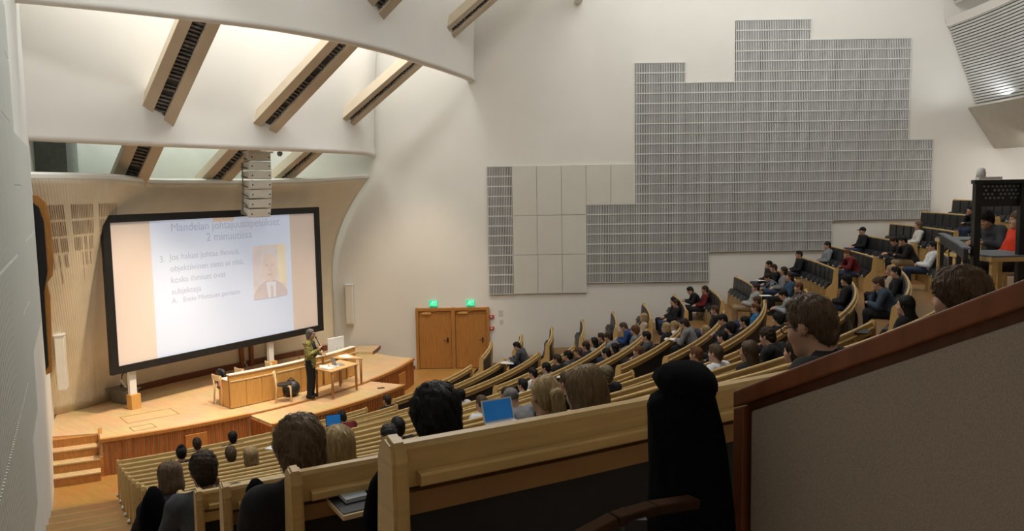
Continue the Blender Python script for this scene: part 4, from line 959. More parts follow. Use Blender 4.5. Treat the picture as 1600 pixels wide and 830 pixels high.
# ================================================================== PEOPLE
class Vox:
    """signed distance field on a grid; smooth unions, then a surface net"""
    def __init__(s, lo, hi, h):
        s.lo = np.array(lo, float); s.h = h; s.n = np.ceil((np.array(hi)-s.lo)/h).astype(int)+1
        s.F = np.full(s.n, 0.3, dtype=np.float32)
        s.ax = [(s.lo[k]+h*np.arange(s.n[k])).astype(np.float32) for k in range(3)]
    def region(s, lo, hi):
        a = np.clip(np.floor((np.array(lo)-s.lo)/s.h).astype(int), 0, s.n-1); b = np.clip(np.ceil((np.array(hi)-s.lo)/s.h).astype(int)+1, 1, s.n)
        sl = tuple(slice(a[k], b[k]) for k in range(3))
        X = s.ax[0][sl[0]][:, None, None]; Y = s.ax[1][sl[1]][None, :, None]; Z = s.ax[2][sl[2]][None, None, :]
        return sl, X, Y, Z
    def comb(s, sl, d, k):
        f = s.F[sl]
        if k <= 0: s.F[sl] = np.minimum(f, d); return
        h = np.clip(0.5+0.5*(f-d)/k, 0, 1); s.F[sl] = f*(1-h)+d*h-k*h*(1-h)
    def cap(s, a, b, ra, rb, k=0.02):
        a = np.array(a, float); b = np.array(b, float); m = max(ra, rb)+k+0.03
        sl, X, Y, Z = s.region(np.minimum(a, b)-m, np.maximum(a, b)+m)
        ab = b-a; L2 = max(ab@ab, 1e-9)
        t = np.clip(((X-a[0])*ab[0]+(Y-a[1])*ab[1]+(Z-a[2])*ab[2])/L2, 0, 1)
        d = np.sqrt((X-a[0]-t*ab[0])**2+(Y-a[1]-t*ab[1])**2+(Z-a[2]-t*ab[2])**2)-(ra+(rb-ra)*t)
        s.comb(sl, d, k)
    def ell(s, c, r, k=0.02, M=None, sub=False):
        c = np.array(c, float); r = np.array(r, float); m = r.max()+k+0.03
        sl, X, Y, Z = s.region(c-m, c+m); X = X-c[0]; Y = Y-c[1]; Z = Z-c[2]
        if M is not None:
            X, Y, Z = (M[0][0]*X+M[1][0]*Y+M[2][0]*Z, M[0][1]*X+M[1][1]*Y+M[2][1]*Z, M[0][2]*X+M[1][2]*Y+M[2][2]*Z)
        q = np.sqrt((X/r[0])**2+(Y/r[1])**2+(Z/r[2])**2); g = np.sqrt((X/r[0]**2)**2+(Y/r[1]**2)**2+(Z/r[2]**2)**2)+1e-6
        d = q*(q-1)/g
        if sub: s.F[sl] = np.maximum(s.F[sl], -d)
        else: s.comb(sl, d, k)
    def cut(s, n, off):                     # keep n.p > off
        n = np.array(n, float); L_ = np.linalg.norm(n)
        d = (off-(n[0]*s.ax[0][:, None, None]+n[1]*s.ax[1][None, :, None]+n[2]*s.ax[2][None, None, :]))/L_
        s.F = np.maximum(s.F, d).astype(np.float32)
    def noise(s, amp, fr, seed):
        r = np.random.default_rng(seed)
        X = s.ax[0][:, None, None]; Y = s.ax[1][None, :, None]; Z = s.ax[2][None, None, :]
        d = 0
        for k in range(5):
            v = r.normal(size=3)*fr; d = d+np.sin(X*v[0]+Y*v[1]+Z*v[2]+r.uniform(0, 6.28))
        s.F = (s.F+amp*d/2.2).astype(np.float32)
    def net(s):
        F = s.F; S = F < 0
        c = [(i, j, k) for i in (0, 1) for j in (0, 1) for k in (0, 1)]
        n = np.array(F.shape)-1
        sub = lambda A, o: A[o[0]:o[0]+n[0], o[1]:o[1]+n[1], o[2]:o[2]+n[2]]
        cnt = sum(sub(S, o).astype(np.int8) for o in c); mask = (cnt > 0) & (cnt < 8)
        I, J, K = np.nonzero(mask); vid = np.full(mask.shape, -1); vid[I, J, K] = np.arange(len(I))
        acc = np.zeros((len(I), 3)); num = np.zeros(len(I))
        for a in range(8):
            for b in range(a+1, 8):
                da = np.array(c[b])-np.array(c[a])
                if np.abs(da).sum() != 1: continue
                fa = F[I+c[a][0], J+c[a][1], K+c[a][2]]; fb = F[I+c[b][0], J+c[b][1], K+c[b][2]]
                m = (fa < 0) != (fb < 0); t = np.where(m, fa/np.where(m, fa-fb, 1), 0)
                acc += m[:, None]*(np.array(c[a])+t[:, None]*da); num += m
        V = s.lo+s.h*(np.stack([I, J, K], 1)+acc/num[:, None])
        Q = []
        for ax in range(3):
            u, v = (ax+1) % 3, (ax+2) % 3
            o = [0, 0, 0]; o[ax] = 1
            A = S[:S.shape[0]-o[0], :S.shape[1]-o[1], :S.shape[2]-o[2]]; Bq = S[o[0]:, o[1]:, o[2]:]
            e = np.argwhere(A != Bq); e = e[(e[:, u] > 0) & (e[:, v] > 0) & (e[:, u] < n[u]) & (e[:, v] < n[v])]
            inside = A[e[:, 0], e[:, 1], e[:, 2]]
            def vv(du, dv):
                q = e.copy(); q[:, u] -= du; q[:, v] -= dv; return vid[q[:, 0], q[:, 1], q[:, 2]]
            quad = np.stack([vv(1, 1), vv(0, 1), vv(0, 0), vv(1, 0)], 1); quad[~inside] = quad[~inside][:, ::-1]
            Q.append(quad)
        return V, np.concatenate(Q)
    def mesh(s, name, m, xf=None):
        V, Q = s.net()
        if xf is not None: V = xf(V)
        me = bpy.data.meshes.new(name); me.vertices.add(len(V)); me.vertices.foreach_set('co', V.astype(np.float32).ravel())
        me.loops.add(4*len(Q)); me.loops.foreach_set('vertex_index', Q.astype(np.int32).ravel())
        me.polygons.add(len(Q)); me.polygons.foreach_set('loop_start', np.arange(0, 4*len(Q), 4, dtype=np.int32))
        me.polygons.foreach_set('use_smooth', np.ones(len(Q), dtype=bool))
        me.update(calc_edges=True); me.validate(); me.materials.append(m)
        return me

V3 = lambda *a: np.array(a, float)
SKIN = mat('skin', (0.52, 0.30, 0.205), 0.55, 0.06, 12)
CLOTH = {}
def cloth(n, c): CLOTH[n] = mat('cloth_'+n, c, 0.9, 0.12, 25); return CLOTH[n]
for n, c in dict(black=(0.012, 0.012, 0.014), grey=(0.20, 0.20, 0.21), darkgrey=(0.06, 0.065, 0.075), white=(0.68, 0.69, 0.72), maroon=(0.13, 0.012, 0.014), navy=(0.015, 0.022, 0.05), blue=(0.02, 0.05, 0.16),
        tan=(0.45, 0.36, 0.26), greytee=(0.33, 0.34, 0.34), bluejacket=(0.02, 0.16, 0.36), bluesweater=(0.035, 0.075, 0.15), greyhoodie=(0.22, 0.24, 0.25), greysweater=(0.33, 0.36, 0.40), denim=(0.05, 0.075, 0.11),
        whiteshirt=(0.62, 0.60, 0.55), red=(0.72, 0.055, 0.02), khaki=(0.26, 0.18, 0.10), jeans=(0.03, 0.045, 0.09), olive=(0.20, 0.21, 0.05)).items(): cloth(n, c)
def stripe_mat(n, c1, c2, sc, checks=False):
    m = cloth(n, c1); nt = m.node_tree; b = nt.nodes['Principled BSDF']
    tc = nt.nodes.new('ShaderNodeTexCoord'); ck = nt.nodes.new('ShaderNodeTexChecker' if checks else 'ShaderNodeTexWave'); ck.inputs['Scale'].default_value = sc
    if not checks: ck.bands_direction = 'Z'
    mx = nt.nodes.new('ShaderNodeMixRGB'); mx.inputs[1].default_value = c1+(1,); mx.inputs[2].default_value = c2+(1,)
    nt.links.new(tc.outputs['Object'], ck.inputs['Vector']); nt.links.new(ck.outputs['Fac'], mx.inputs[0]); nt.links.new(mx.outputs[0], b.inputs['Base Color'])
stripe_mat('stripe', (0.02, 0.02, 0.025), (0.55, 0.55, 0.55), 8); stripe_mat('plaid', (0.02, 0.022, 0.03), (0.22, 0.24, 0.27), 14, True)
stripe_mat('brocade', (0.34, 0.30, 0.09), (0.12, 0.11, 0.035), 26, True)
HAIRC = {n: mat('hair_'+n, c, 0.5, 0.35, 22, (3, 3, 0.5), spec=0.3) for n, c in dict(black=(0.012, 0.010, 0.009), darkbrown=(0.045, 0.026, 0.015), brown=(0.10, 0.06, 0.033), auburn=(0.16, 0.065, 0.025), blond=(0.44, 0.31, 0.15),
        darkblond=(0.24, 0.16, 0.085), lightbrown=(0.16, 0.10, 0.055), ashblond=(0.20, 0.155, 0.10), grey=(0.15, 0.14, 0.13), darkgrey=(0.05, 0.045, 0.043)).items()}

def rotx(a): c, s = math.cos(a), math.sin(a); return np.array([[1, 0, 0], [0, c, -s], [0, s, c]])
def rotz(a): c, s = math.cos(a), math.sin(a); return np.array([[c, -s, 0], [s, c, 0], [0, 0, 1]])

def head_prims(v, c, R, k=0.02):
    P = lambda x, y, z: c + R @ V3(x, y, z)
    v.ell(P(0, -0.014, 0.030), (0.074, 0.094, 0.088), 0.02, R)
    v.ell(P(0, 0.026, -0.040), (0.060, 0.062, 0.078), 0.03, R)
    v.ell(P(0, 0.045, -0.080), (0.040, 0.042, 0.036), 0.03, R)
    for sx in (-1, 1):
        v.ell(P(0.040*sx, 0.058, -0.025), (0.022, 0.022, 0.020), 0.03, R)          # cheeks
        v.cap(P(0.012*sx, 0.082, 0.030), P(0.046*sx, 0.068, 0.030), 0.009, 0.008, 0.015)   # brow
        v.ell(P(0.031*sx, 0.092, 0.010), (0.015, 0.012, 0.009), 0.0, R, sub=True)         # eye sockets
        v.ell(P(0.031*sx, 0.076, 0.010), (0.012, 0.012, 0.0105), 0.004, R)                # eyeballs
        v.ell(P(0.077*sx, -0.012, -0.004), (0.009, 0.020, 0.031), 0.008, R)                # ears
    v.cap(P(0, 0.083, 0.020), P(0, 0.104, -0.024), 0.008, 0.012, 0.012)                  # nose
    v.cap(P(-0.013, 0.090, -0.028), P(0.013, 0.090, -0.028), 0.008, 0.008, 0.01)
    v.cap(P(-0.020, 0.079, -0.054), P(0.020, 0.079, -0.054), 0.007, 0.007, 0.006)        # lips
    v.cap(P(-0.017, 0.078, -0.066), P(0.017, 0.078, -0.066), 0.007, 0.007, 0.006)
    v.ell(P(0, 0.068, -0.098), (0.022, 0.020, 0.016), 0.02, R)                           # chin
def hand_prims(v, w, d, palm, side):
    """w wrist, d direction to the fingertips, palm = direction the palm faces, side = thumb side"""
    d = d/np.linalg.norm(d); palm = palm-d*(palm@d); palm /= np.linalg.norm(palm); s = np.cross(d, palm)*side
    v.cap(w, w+d*0.075, 0.024, 0.028, 0.02); v.cap(w+d*0.03+s*0.015, w+d*0.08+s*0.018, 0.018, 0.016, 0.015); v.cap(w+d*0.03-s*0.015, w+d*0.075-s*0.02, 0.018, 0.015, 0.015)
    for k, (off, ln) in enumerate(((0.030, 0.072), (0.010, 0.082), (-0.011, 0.076), (-0.031, 0.058))):
        b = w+d*0.085+s*off; m = b+d*(ln*0.45)+palm*0.010; e = m+d*(ln*0.33)+palm*(0.022)
        v.cap(b, m, 0.0100, 0.0092, 0.006); v.cap(m, e, 0.0092, 0.0080, 0.004)
    b = w+d*0.030+s*0.028; m = b+d*0.035+s*0.024+palm*0.012; e = m+d*0.030+s*0.004+palm*0.012
    v.cap(b, m, 0.013, 0.011, 0.010); v.cap(m, e, 0.011, 0.009, 0.004)

def pose(name):
    J = {}
    lean, fwd = {'A': (-0.06, 0), 'B': (0.22, 0), 'C': (0.16, 0), 'D': (-0.14, 0)}[name]
    J['hip'] = V3(0, 0, 0.50); J['chest'] = V3(0, lean*0.75, 0.76); J['neck'] = V3(0, lean*1.15, 0.93)
    pitch = {'A': -0.05, 'B': -0.45, 'C': -0.25, 'D': 0.05}[name]
    J['headR'] = rotx(pitch)
    hz = {'A': 1.095, 'B': 1.05, 'C': 1.06, 'D': 1.07}[name]
    J['head'] = V3(0, lean*1.15+0.035+(0.05 if name in 'BC' else 0), hz)
    y = lean*1.05
    for sx, q in ((-1, 'L'), (1, 'R')):
        J['sh'+q] = V3(0.175*sx, y-0.01, 0.90)
        J['hp'+q] = V3(0.09*sx, 0.03, 0.485)
        J['kn'+q] = V3(0.13*sx, 0.45, 0.49); J['an'+q] = V3(0.13*sx, 0.42, 0.075)
        if name == 'A': J['el'+q] = V3(0.235*sx, 0.02, 0.64); J['wr'+q] = V3(0.10*sx, 0.24, 0.60); J['hd'+q] = (V3(-0.5*sx, 0.8, -0.25), V3(0, 0, -1))
        if name == 'D': J['el'+q] = V3(0.24*sx, 0.0, 0.62); J['wr'+q] = V3(0.08*sx, 0.20, 0.64); J['hd'+q] = (V3(-0.9*sx, 0.4, -0.1), V3(0, -0.3, -1))
        if name == 'B': J['el'+q] = V3(0.25*sx, 0.30, 0.68); J['wr'+q] = V3(0.11*sx, 0.50, 0.72); J['hd'+q] = (V3(-0.4*sx, 0.9, -0.1), V3(0, 0, -1))
        if name == 'C':
            if q == 'R': J['elR'] = V3(0.20, 0.36, 0.68); J['wrR'] = V3(0.075, 0.325, 0.90); J['hdR'] = (V3(-0.35, 0.0, 0.9), V3(-0.4, -0.9, 0))
            else: J['elL'] = V3(-0.25, 0.26, 0.66); J['wrL'] = V3(-0.02, 0.42, 0.69); J['hdL'] = (V3(0.9, 0.4, 0), V3(0, 0, -1))
    return J
def lecturer_pose():
    J = {'hip': V3(0, 0, 0.96), 'chest': V3(0, 0.0, 1.24), 'neck': V3(0, -0.01, 1.47), 'head': V3(0, 0.045, 1.65), 'headR': rotx(-0.06)}
    for sx, q in ((-1, 'L'), (1, 'R')):
        J['sh'+q] = V3(0.19*sx, -0.01, 1.43); J['hp'+q] = V3(0.095*sx, 0, 0.94); J['kn'+q] = V3(0.10*sx, 0.01, 0.52); J['an'+q] = V3(0.11*sx, -0.02, 0.085)
    J['elR'] = V3(0.25, 0.06, 1.17); J['wrR'] = V3(0.06, 0.25, 1.26); J['hdR'] = (V3(-0.3, 0.35, 0.8), V3(-0.9, 0.2, 0))
    J['elL'] = V3(-0.26, 0.02, 1.16); J['wrL'] = V3(-0.14, 0.27, 1.12); J['hdL'] = (V3(0.4, 0.9, -0.05), V3(0.3, 0, -1))
    return J
def body_mesh(name, J, h=0.0105):
    pts = np.array([v for k, v in J.items() if isinstance(v, np.ndarray) and v.shape == (3,)])
    v = Vox(pts.min(0)-V3(.16, .16, .12), pts.max(0)+V3(.16, .30, .20), h)
    v.ell(J['hip']+V3(0, 0.0, 0.0), (0.155, 0.115, 0.11), 0.03)
    v.cap(J['hip']+V3(0, 0, 0.05), J['chest'], 0.105, 0.115, 0.05)
    v.ell(J['chest']+V3(0, 0, 0.03), (0.155, 0.105, 0.16), 0.04)
    v.cap(J['shL'], J['shR'], 0.058, 0.058, 0.06)
    v.cap(J['neck']-V3(0, 0, .04), J['head']+J['headR'] @ V3(0, -0.03, -0.04), 0.060, 0.052, 0.03)
    head_prims(v, J['head'], J['headR'])
    for q, sd_ in (('L', -1), ('R', 1)):
        v.cap(J['sh'+q], J['el'+q], 0.050, 0.040, 0.03); v.cap(J['el'+q], J['wr'+q], 0.040, 0.027, 0.015)
        d, pl = J['hd'+q]; hand_prims(v, J['wr'+q], d, pl, sd_)
        v.cap(J['hp'+q], J['kn'+q], 0.080, 0.058, 0.03); v.cap(J['kn'+q], J['an'+q], 0.056, 0.036, 0.02)
        a = J['an'+q]; v.cap(a-V3(0, .02, .03), a+V3(0, .15, -.045), 0.036, 0.028, 0.02)
    return v.mesh('body_'+name, SKIN)
def top_mesh(name, J, long_=0.0, h=0.0135, seed=1, hood=False):
    pts = np.array([v for k, v in J.items() if isinstance(v, np.ndarray) and v.shape == (3,)])
    v = Vox(pts.min(0)-V3(.2, .2, .12), pts.max(0)+V3(.2, .25, .10), h); e = 0.017
    v.cap(J['hip']+V3(0, 0, 0.04-long_), J['chest'], 0.125+e, 0.120+e, 0.05)
    v.ell(J['hip']+V3(0, 0, 0.02-long_*0.5), (0.16+e, 0.12+e, 0.10+long_*0.5), 0.05)
    v.ell(J['chest']+V3(0, 0, 0.03), (0.158+e, 0.108+e, 0.165), 0.04)
    v.cap(J['shL'], J['shR'], 0.060+e, 0.060+e, 0.06)
    v.cap(J['neck']-V3(0, 0, .07), J['neck']+V3(0, .005, .015), 0.085, 0.070, 0.03)
    if hood:
        v.ell(J['neck']+V3(0, -0.085, 0.0), (0.115, 0.06, 0.055), 0.03)
    for q in 'LR':
        w = J['el'+q]+(J['wr'+q]-J['el'+q])*0.93
        v.cap(J['sh'+q], J['el'+q], 0.055+e, 0.045+e, 0.03); v.cap(J['el'+q], w, 0.044+e, 0.034+e*0.7, 0.015)
    v.noise(0.0035, 38, seed)
    # open neckline
    n = J['neck']; v.ell(n+V3(0, 0.012, 0.055), (0.058, 0.062, 0.05), 0, sub=True)
    return v.mesh('top_'+name, CLOTH['black'])
def trouser_mesh(name, J, h=0.014):
    pts = np.array([J[k+q] for k in ('hp', 'kn', 'an') for q in 'LR']+[J['hip']])
    v = Vox(pts.min(0)-V3(.2, .2, .1), pts.max(0)+V3(.2, .2, .16), h); e = 0.014
    v.ell(J['hip'], (0.158+e, 0.118+e, 0.11), 0.03)
    for q in 'LR':
        v.cap(J['hp'+q], J['kn'+q], 0.083+e, 0.064+e, 0.012); v.cap(J['kn'+q], J['an'+q]+V3(0, 0, -.01), 0.062+e, 0.048+e, 0.012)
    v.noise(0.0035, 35, 5)
    return v.mesh('trousers_'+name, CLOTH['black'])
def shoe_mesh(h=0.011):
    v = Vox(V3(-.08, -.12, -.10), V3(.08, .24, .10), h)
    v.cap(V3(0, -.04, -.025), V3(0, .13, -.040), 0.048, 0.040, 0.03); v.cap(V3(0, -.03, 0), V3(0, -.02, 0.03), 0.045, 0.042, 0.02)
    v.cut((0, 0, 1), -0.072)
    return v.mesh('shoe', CLOTH['black'])

# hair in head coordinates, with combed strands standing on its surface
def strands(F, V, style, n, L_, seed):
    r = np.random.default_rng(seed); vs = []; fs = []
    def samp(p):
        q = (p-F.lo)/F.h; i = np.clip(q.round().astype(int), 1, F.n-2); f = F.F
        g = np.stack([f[i[:, 0]+1, i[:, 1], i[:, 2]]-f[i[:, 0]-1, i[:, 1], i[:, 2]], f[i[:, 0], i[:, 1]+1, i[:, 2]]-f[i[:, 0], i[:, 1]-1, i[:, 2]], f[i[:, 0], i[:, 1], i[:, 2]+1]-f[i[:, 0], i[:, 1], i[:, 2]-1]], 1)
        g /= np.linalg.norm(g, axis=1)[:, None]+1e-9
        return f[i[:, 0], i[:, 1], i[:, 2]], g
    P = V[r.integers(0, len(V), n)]; seg = 5
    down = V3(0, -0.25, -1.0) if style != 'bun' and style != 'ponytail' else None
    path = [P]; jit = r.normal(size=(n, 3))*0.45
    for k in range(seg):
        d0, g = samp(P)
        flow = (down[None] if down is not None else (V3(0, -0.13, 0.03)-P)*8) + (P-V3(0, -.04, .12))*4.0 + jit*(1.0 if style in ('curly', 'bushy') else 0.35)
        flow = flow-g*(flow*g).sum(1)[:, None]; flow /= np.linalg.norm(flow, axis=1)[:, None]+1e-9
        P = P+flow*(L_/seg); d0, g = samp(P); P = P-g*np.clip(d0-0.003-(0.004 if style in ('bushy', 'curly') else 0.0015)*k/seg, -.02, .02)[:, None]
        path.append(P)
    for s_ in range(n):
        b = len(vs); p0 = path[0][s_]
        for k in range(seg+1):
            p = path[k][s_]; w = 0.0022*(1-0.75*k/seg); t = path[min(k+1, seg)][s_]-path[max(k-1, 0)][s_]; t = t/(np.linalg.norm(t)+1e-9)
            nn = p-V3(0, -.02, .03); nn = nn/(np.linalg.norm(nn)+1e-9); sd2 = np.cross(t, nn)
            vs += [tuple(p+sd2*w), tuple(p-sd2*w), tuple(p+nn*w)]
        for k in range(seg):
            a = b+3*k
            fs += [(a, a+3, a+5, a+2), (a+2, a+5, a+4, a+1)]
    return vs, fs
def hair_mesh(style):
    h = 0.0075
    v = Vox(V3(-.17, -.27, -.40), V3(.17, .16, .20), h); front = (0, -1.0, 1.10); off = -0.012
    if style == 'buzz': v.ell(V3(0, -.016, .034), (.077, .098, .091), 0); v.cut((0, -.95, 1.0), -0.008)
    elif style == 'crop':
        v.ell(V3(0, -.016, .036), (.0785, .100, .0945), 0); v.ell(V3(0, .02, .105), (.05, .06, .025), .03); v.ell(V3(0, -.07, -.03), (.058, .034, .06), .03); v.noise(.0018, 120, 6); v.cut((0, -.92, 1.0), -0.024)
    elif style == 'short':
        v.ell(V3(0, -.018, .040), (.082, .103, .096), 0); v.ell(V3(0, -.07, -.03), (.062, .04, .065), .03); v.noise(.0035, 110, 3); v.cut((0, -.92, 1.0), -0.022)
    elif style == 'bushy':
        v.ell(V3(0, -.022, .045), (.098, .118, .108), 0); v.ell(V3(0, -.065, -.03), (.088, .06, .085), .03); v.ell(V3(0.04, .05, .10), (.05, .05, .035), .03); v.noise(.007, 70, 8); v.cut((0, -1.0, 1.05), -0.035)
    elif style == 'curly':
        v.ell(V3(0, -.018, .045), (.096, .115, .106), 0); v.ell(V3(0, -.06, -.02), (.085, .06, .08), .03); v.noise(.008, 150, 5); v.cut((0, -1.0, 1.05), -0.03)
    elif style == 'bob':
        v.ell(V3(0, -.018, .042), (.086, .106, .098), 0); v.ell(V3(0, -.045, -.05), (.088, .068, .10), .03); v.noise(.003, 80, 7); v.cut((0, -1.0, .55), -0.020)
    elif style == 'long':
        v.ell(V3(0, -.018, .042), (.086, .106, .098), 0); v.ell(V3(0, -.055, -.10), (.092, .062, .17), .04); v.ell(V3(0, -.085, -.20), (.085, .045, .13), .04); v.noise(.0035, 60, 2); v.cut((0, -1.0, .40), -0.012)
    elif style == 'ponytail':
        v.ell(V3(0, -.018, .040), (.079, .100, .093), 0); v.ell(V3(0, -.06, -.02), (.066, .048, .06), .03); v.cut((0, -.92, 1.0), -0.020)
        v.cap(V3(0, -.105, .045), V3(0, -.150, .035), .024, .030, .01); v.cap(V3(0, -.150, .035), V3(0, -.165, -.08), .036, .040, .02); v.cap(V3(0, -.165, -.08), V3(0, -.150, -.22), .040, .016, .02); v.noise(.0025, 90, 2)
    elif style == 'bun':
        v.ell(V3(0, -.018, .040), (.081, .102, .094), 0); v.ell(V3(0, -.06, -.02), (.068, .048, .06), .03); v.cut((0, -.92, 1.0), -0.020); v.ell(V3(0, -.05, .135), (.042, .042, .036), .012); v.noise(.0025, 90, 4)
    me = v.mesh('hair_'+style, HAIRC['black'])
    if style == 'buzz': return me
    V = np.zeros(len(me.vertices)*3); me.vertices.foreach_get('co', V); V = V.reshape(-1, 3)
    n, L_ = {'short': (700, .05), 'crop': (700, .030), 'bushy': (1100, .085), 'curly': (900, .05), 'bob': (800, .10), 'long': (1100, .17), 'ponytail': (800, .09), 'bun': (500, .08)}[style]
    vs, fs = strands(v, V, style, n, L_, 11)
    bm = bmesh.new(); bm.from_mesh(me); st = [bm.verts.new(p) for p in vs]
    for f in fs:
        bm.faces.new([st[i] for i in f]).smooth = True
    bm.to_mesh(me); bm.free()
    return me
def cap_mesh(kind):
    v = Vox(V3(-.16, -.2, -.1), V3(.16, .25, .2), 0.0075)
    v.ell(V3(0, -.015, .042), (.088, .108, .095), 0); v.cut((0, -.35, 1.0), 0.012)
    v.ell(V3(0, .125, .045), (.062, .062, .009), .012)
    return v.mesh('cap', CLOTH['black'])
def face_mesh():
    mb = MB()
    for sx in (-1, 1):
        mb.sphere((0.031*sx, 0.0815, 0.0100), 0.0075, 8, 5)
        mb.boxd((0.014*sx, 0.0905, 0.031), (0.046*sx, 0.077, 0.034), 0.006, 0.005)
    me = mb.mesh('eyes', True); me.materials.append(mat('eye_dark', (0.02, 0.014, 0.010), 0.3, 0.2, 10)); return me
def glasses_mesh():
    mb = MB()
    for sx in (-1, 1):
        pts = [(0.033*sx+0.026*math.cos(a), 0.098-0.1*abs(0.033*sx+0.026*math.cos(a))**1.6, 0.008+0.020*math.sin(a)) for a in np.linspace(0, 2*math.pi, 13)]
        mb.tube(pts, 0.0028, 5); mb.tube([(0.058*sx, 0.085, 0.014), (0.076*sx, 0.0, 0.012), (0.078*sx, -0.03, -0.005)], 0.0022, 5)
    mb.tube([(-0.009, 0.099, 0.012), (0.009, 0.099, 0.012)], 0.0025, 5)
    me = mb.mesh('glasses', True); me.materials.append(BLACK); return me
SHOE = shoe_mesh(); EYES = face_mesh(); GLASSES = glasses_mesh(); CAP = cap_mesh('cap')
HAIR = {}
def hair(style):
    if style not in HAIR: HAIR[style] = hair_mesh(style)
    return HAIR[style]
POSES = {}
for n_ in 'ABCD':
    J_ = pose(n_); POSES[n_] = dict(J=J_, body=body_mesh(n_, J_), top=top_mesh(n_, J_, 0.0, seed=ord(n_)), trousers=trouser_mesh(n_, J_))
def h4(J):
    M = Matrix([list(r) for r in J['headR']]).to_4x4(); M.translation = Vector(J['head']); return M
def make_person(label, loc, face_deg, P, hstyle, hcol, top, trousers='jeans', scale=1.04, glasses=False, group=None):
    """face_deg: direction faced in plan"""
    t = thing('person', label, 'person', loc, rad(face_deg-90), group); t.scale = (scale,)*3
    J = P['J']
    inst('body', P['body'], t, (0, 0, 0))
    inst('top', P['top'], t, (0, 0, 0), 0, CLOTH[top]); inst('trousers', P['trousers'], t, (0, 0, 0), 0, CLOTH[trousers])
    for q in 'LR': inst('shoe', SHOE, t, Vector(J['an'+q]), 0, CLOTH['black'])
    HM = h4(J)
    if hstyle == 'cap':
        o = inst('cap', CAP, t, (0, 0, 0)); o.matrix_local = HM; hstyle = 'buzz'
    o = inst('hair', hair(hstyle), t, (0, 0, 0), 0, HAIRC[hcol]); o.matrix_local = HM
    o = inst('eyes', EYES, t, (0, 0, 0)); o.matrix_local = HM
    if glasses: o = inst('glasses', GLASSES, t, (0, 0, 0)); o.matrix_local = HM
    return t

# lecturer
LJ = lecturer_pose(); LP = dict(J=LJ, body=body_mesh('lecturer', LJ, 0.010), top=top_mesh('lecturer', LJ, 0.10, 0.012, 9), trousers=trouser_mesh('lecturer', LJ, 0.012))
lp = at_z(487, 622, SZ)
lt = make_person('grey haired lecturer in an olive patterned jacket and black trousers speaking into a microphone', (lp.x, lp.y, SZ), -5, LP, 'bob', 'grey', 'brocade', 'black', 1.04, True)
mb = MB(); M_ = h4(LJ); w = Vector(LJ['wrR'])
a_ = w+Vector((-0.035, 0.055, 0.06)); b_ = Vector(LJ['head'])+Vector((0.0, 0.125, -0.075))
mb.tube([a_-(b_-a_)*0.25, b_], [0.012, 0.014], 8); bb = b_; mb.sphere(tuple(bb), 0.026, 8, 6)
R_ = Matrix.Rotation(rad(-95), 4, 'Z')*1.04
vs_ = [Vector(v) for v in mb.v]; mb.v = [tuple((R_.to_3x3() @ v) + Vector((lp.x, lp.y, SZ))) for v in vs_]
tag(mb.build('hand_microphone', BLACK, smooth=True), 'black hand microphone held to the lecturer\'s mouth', 'microphone')
mb = MB()
for sx in (-1, 1): mb.tube([(0.05*sx, 0.085, 1.46), (0.045*sx, 0.135, 1.30), (0.05*sx, 0.140, 1.08)], [0.022, 0.03, 0.03], 8)
mb.build('scarf', BLACK, lt, smooth=True, local=True)

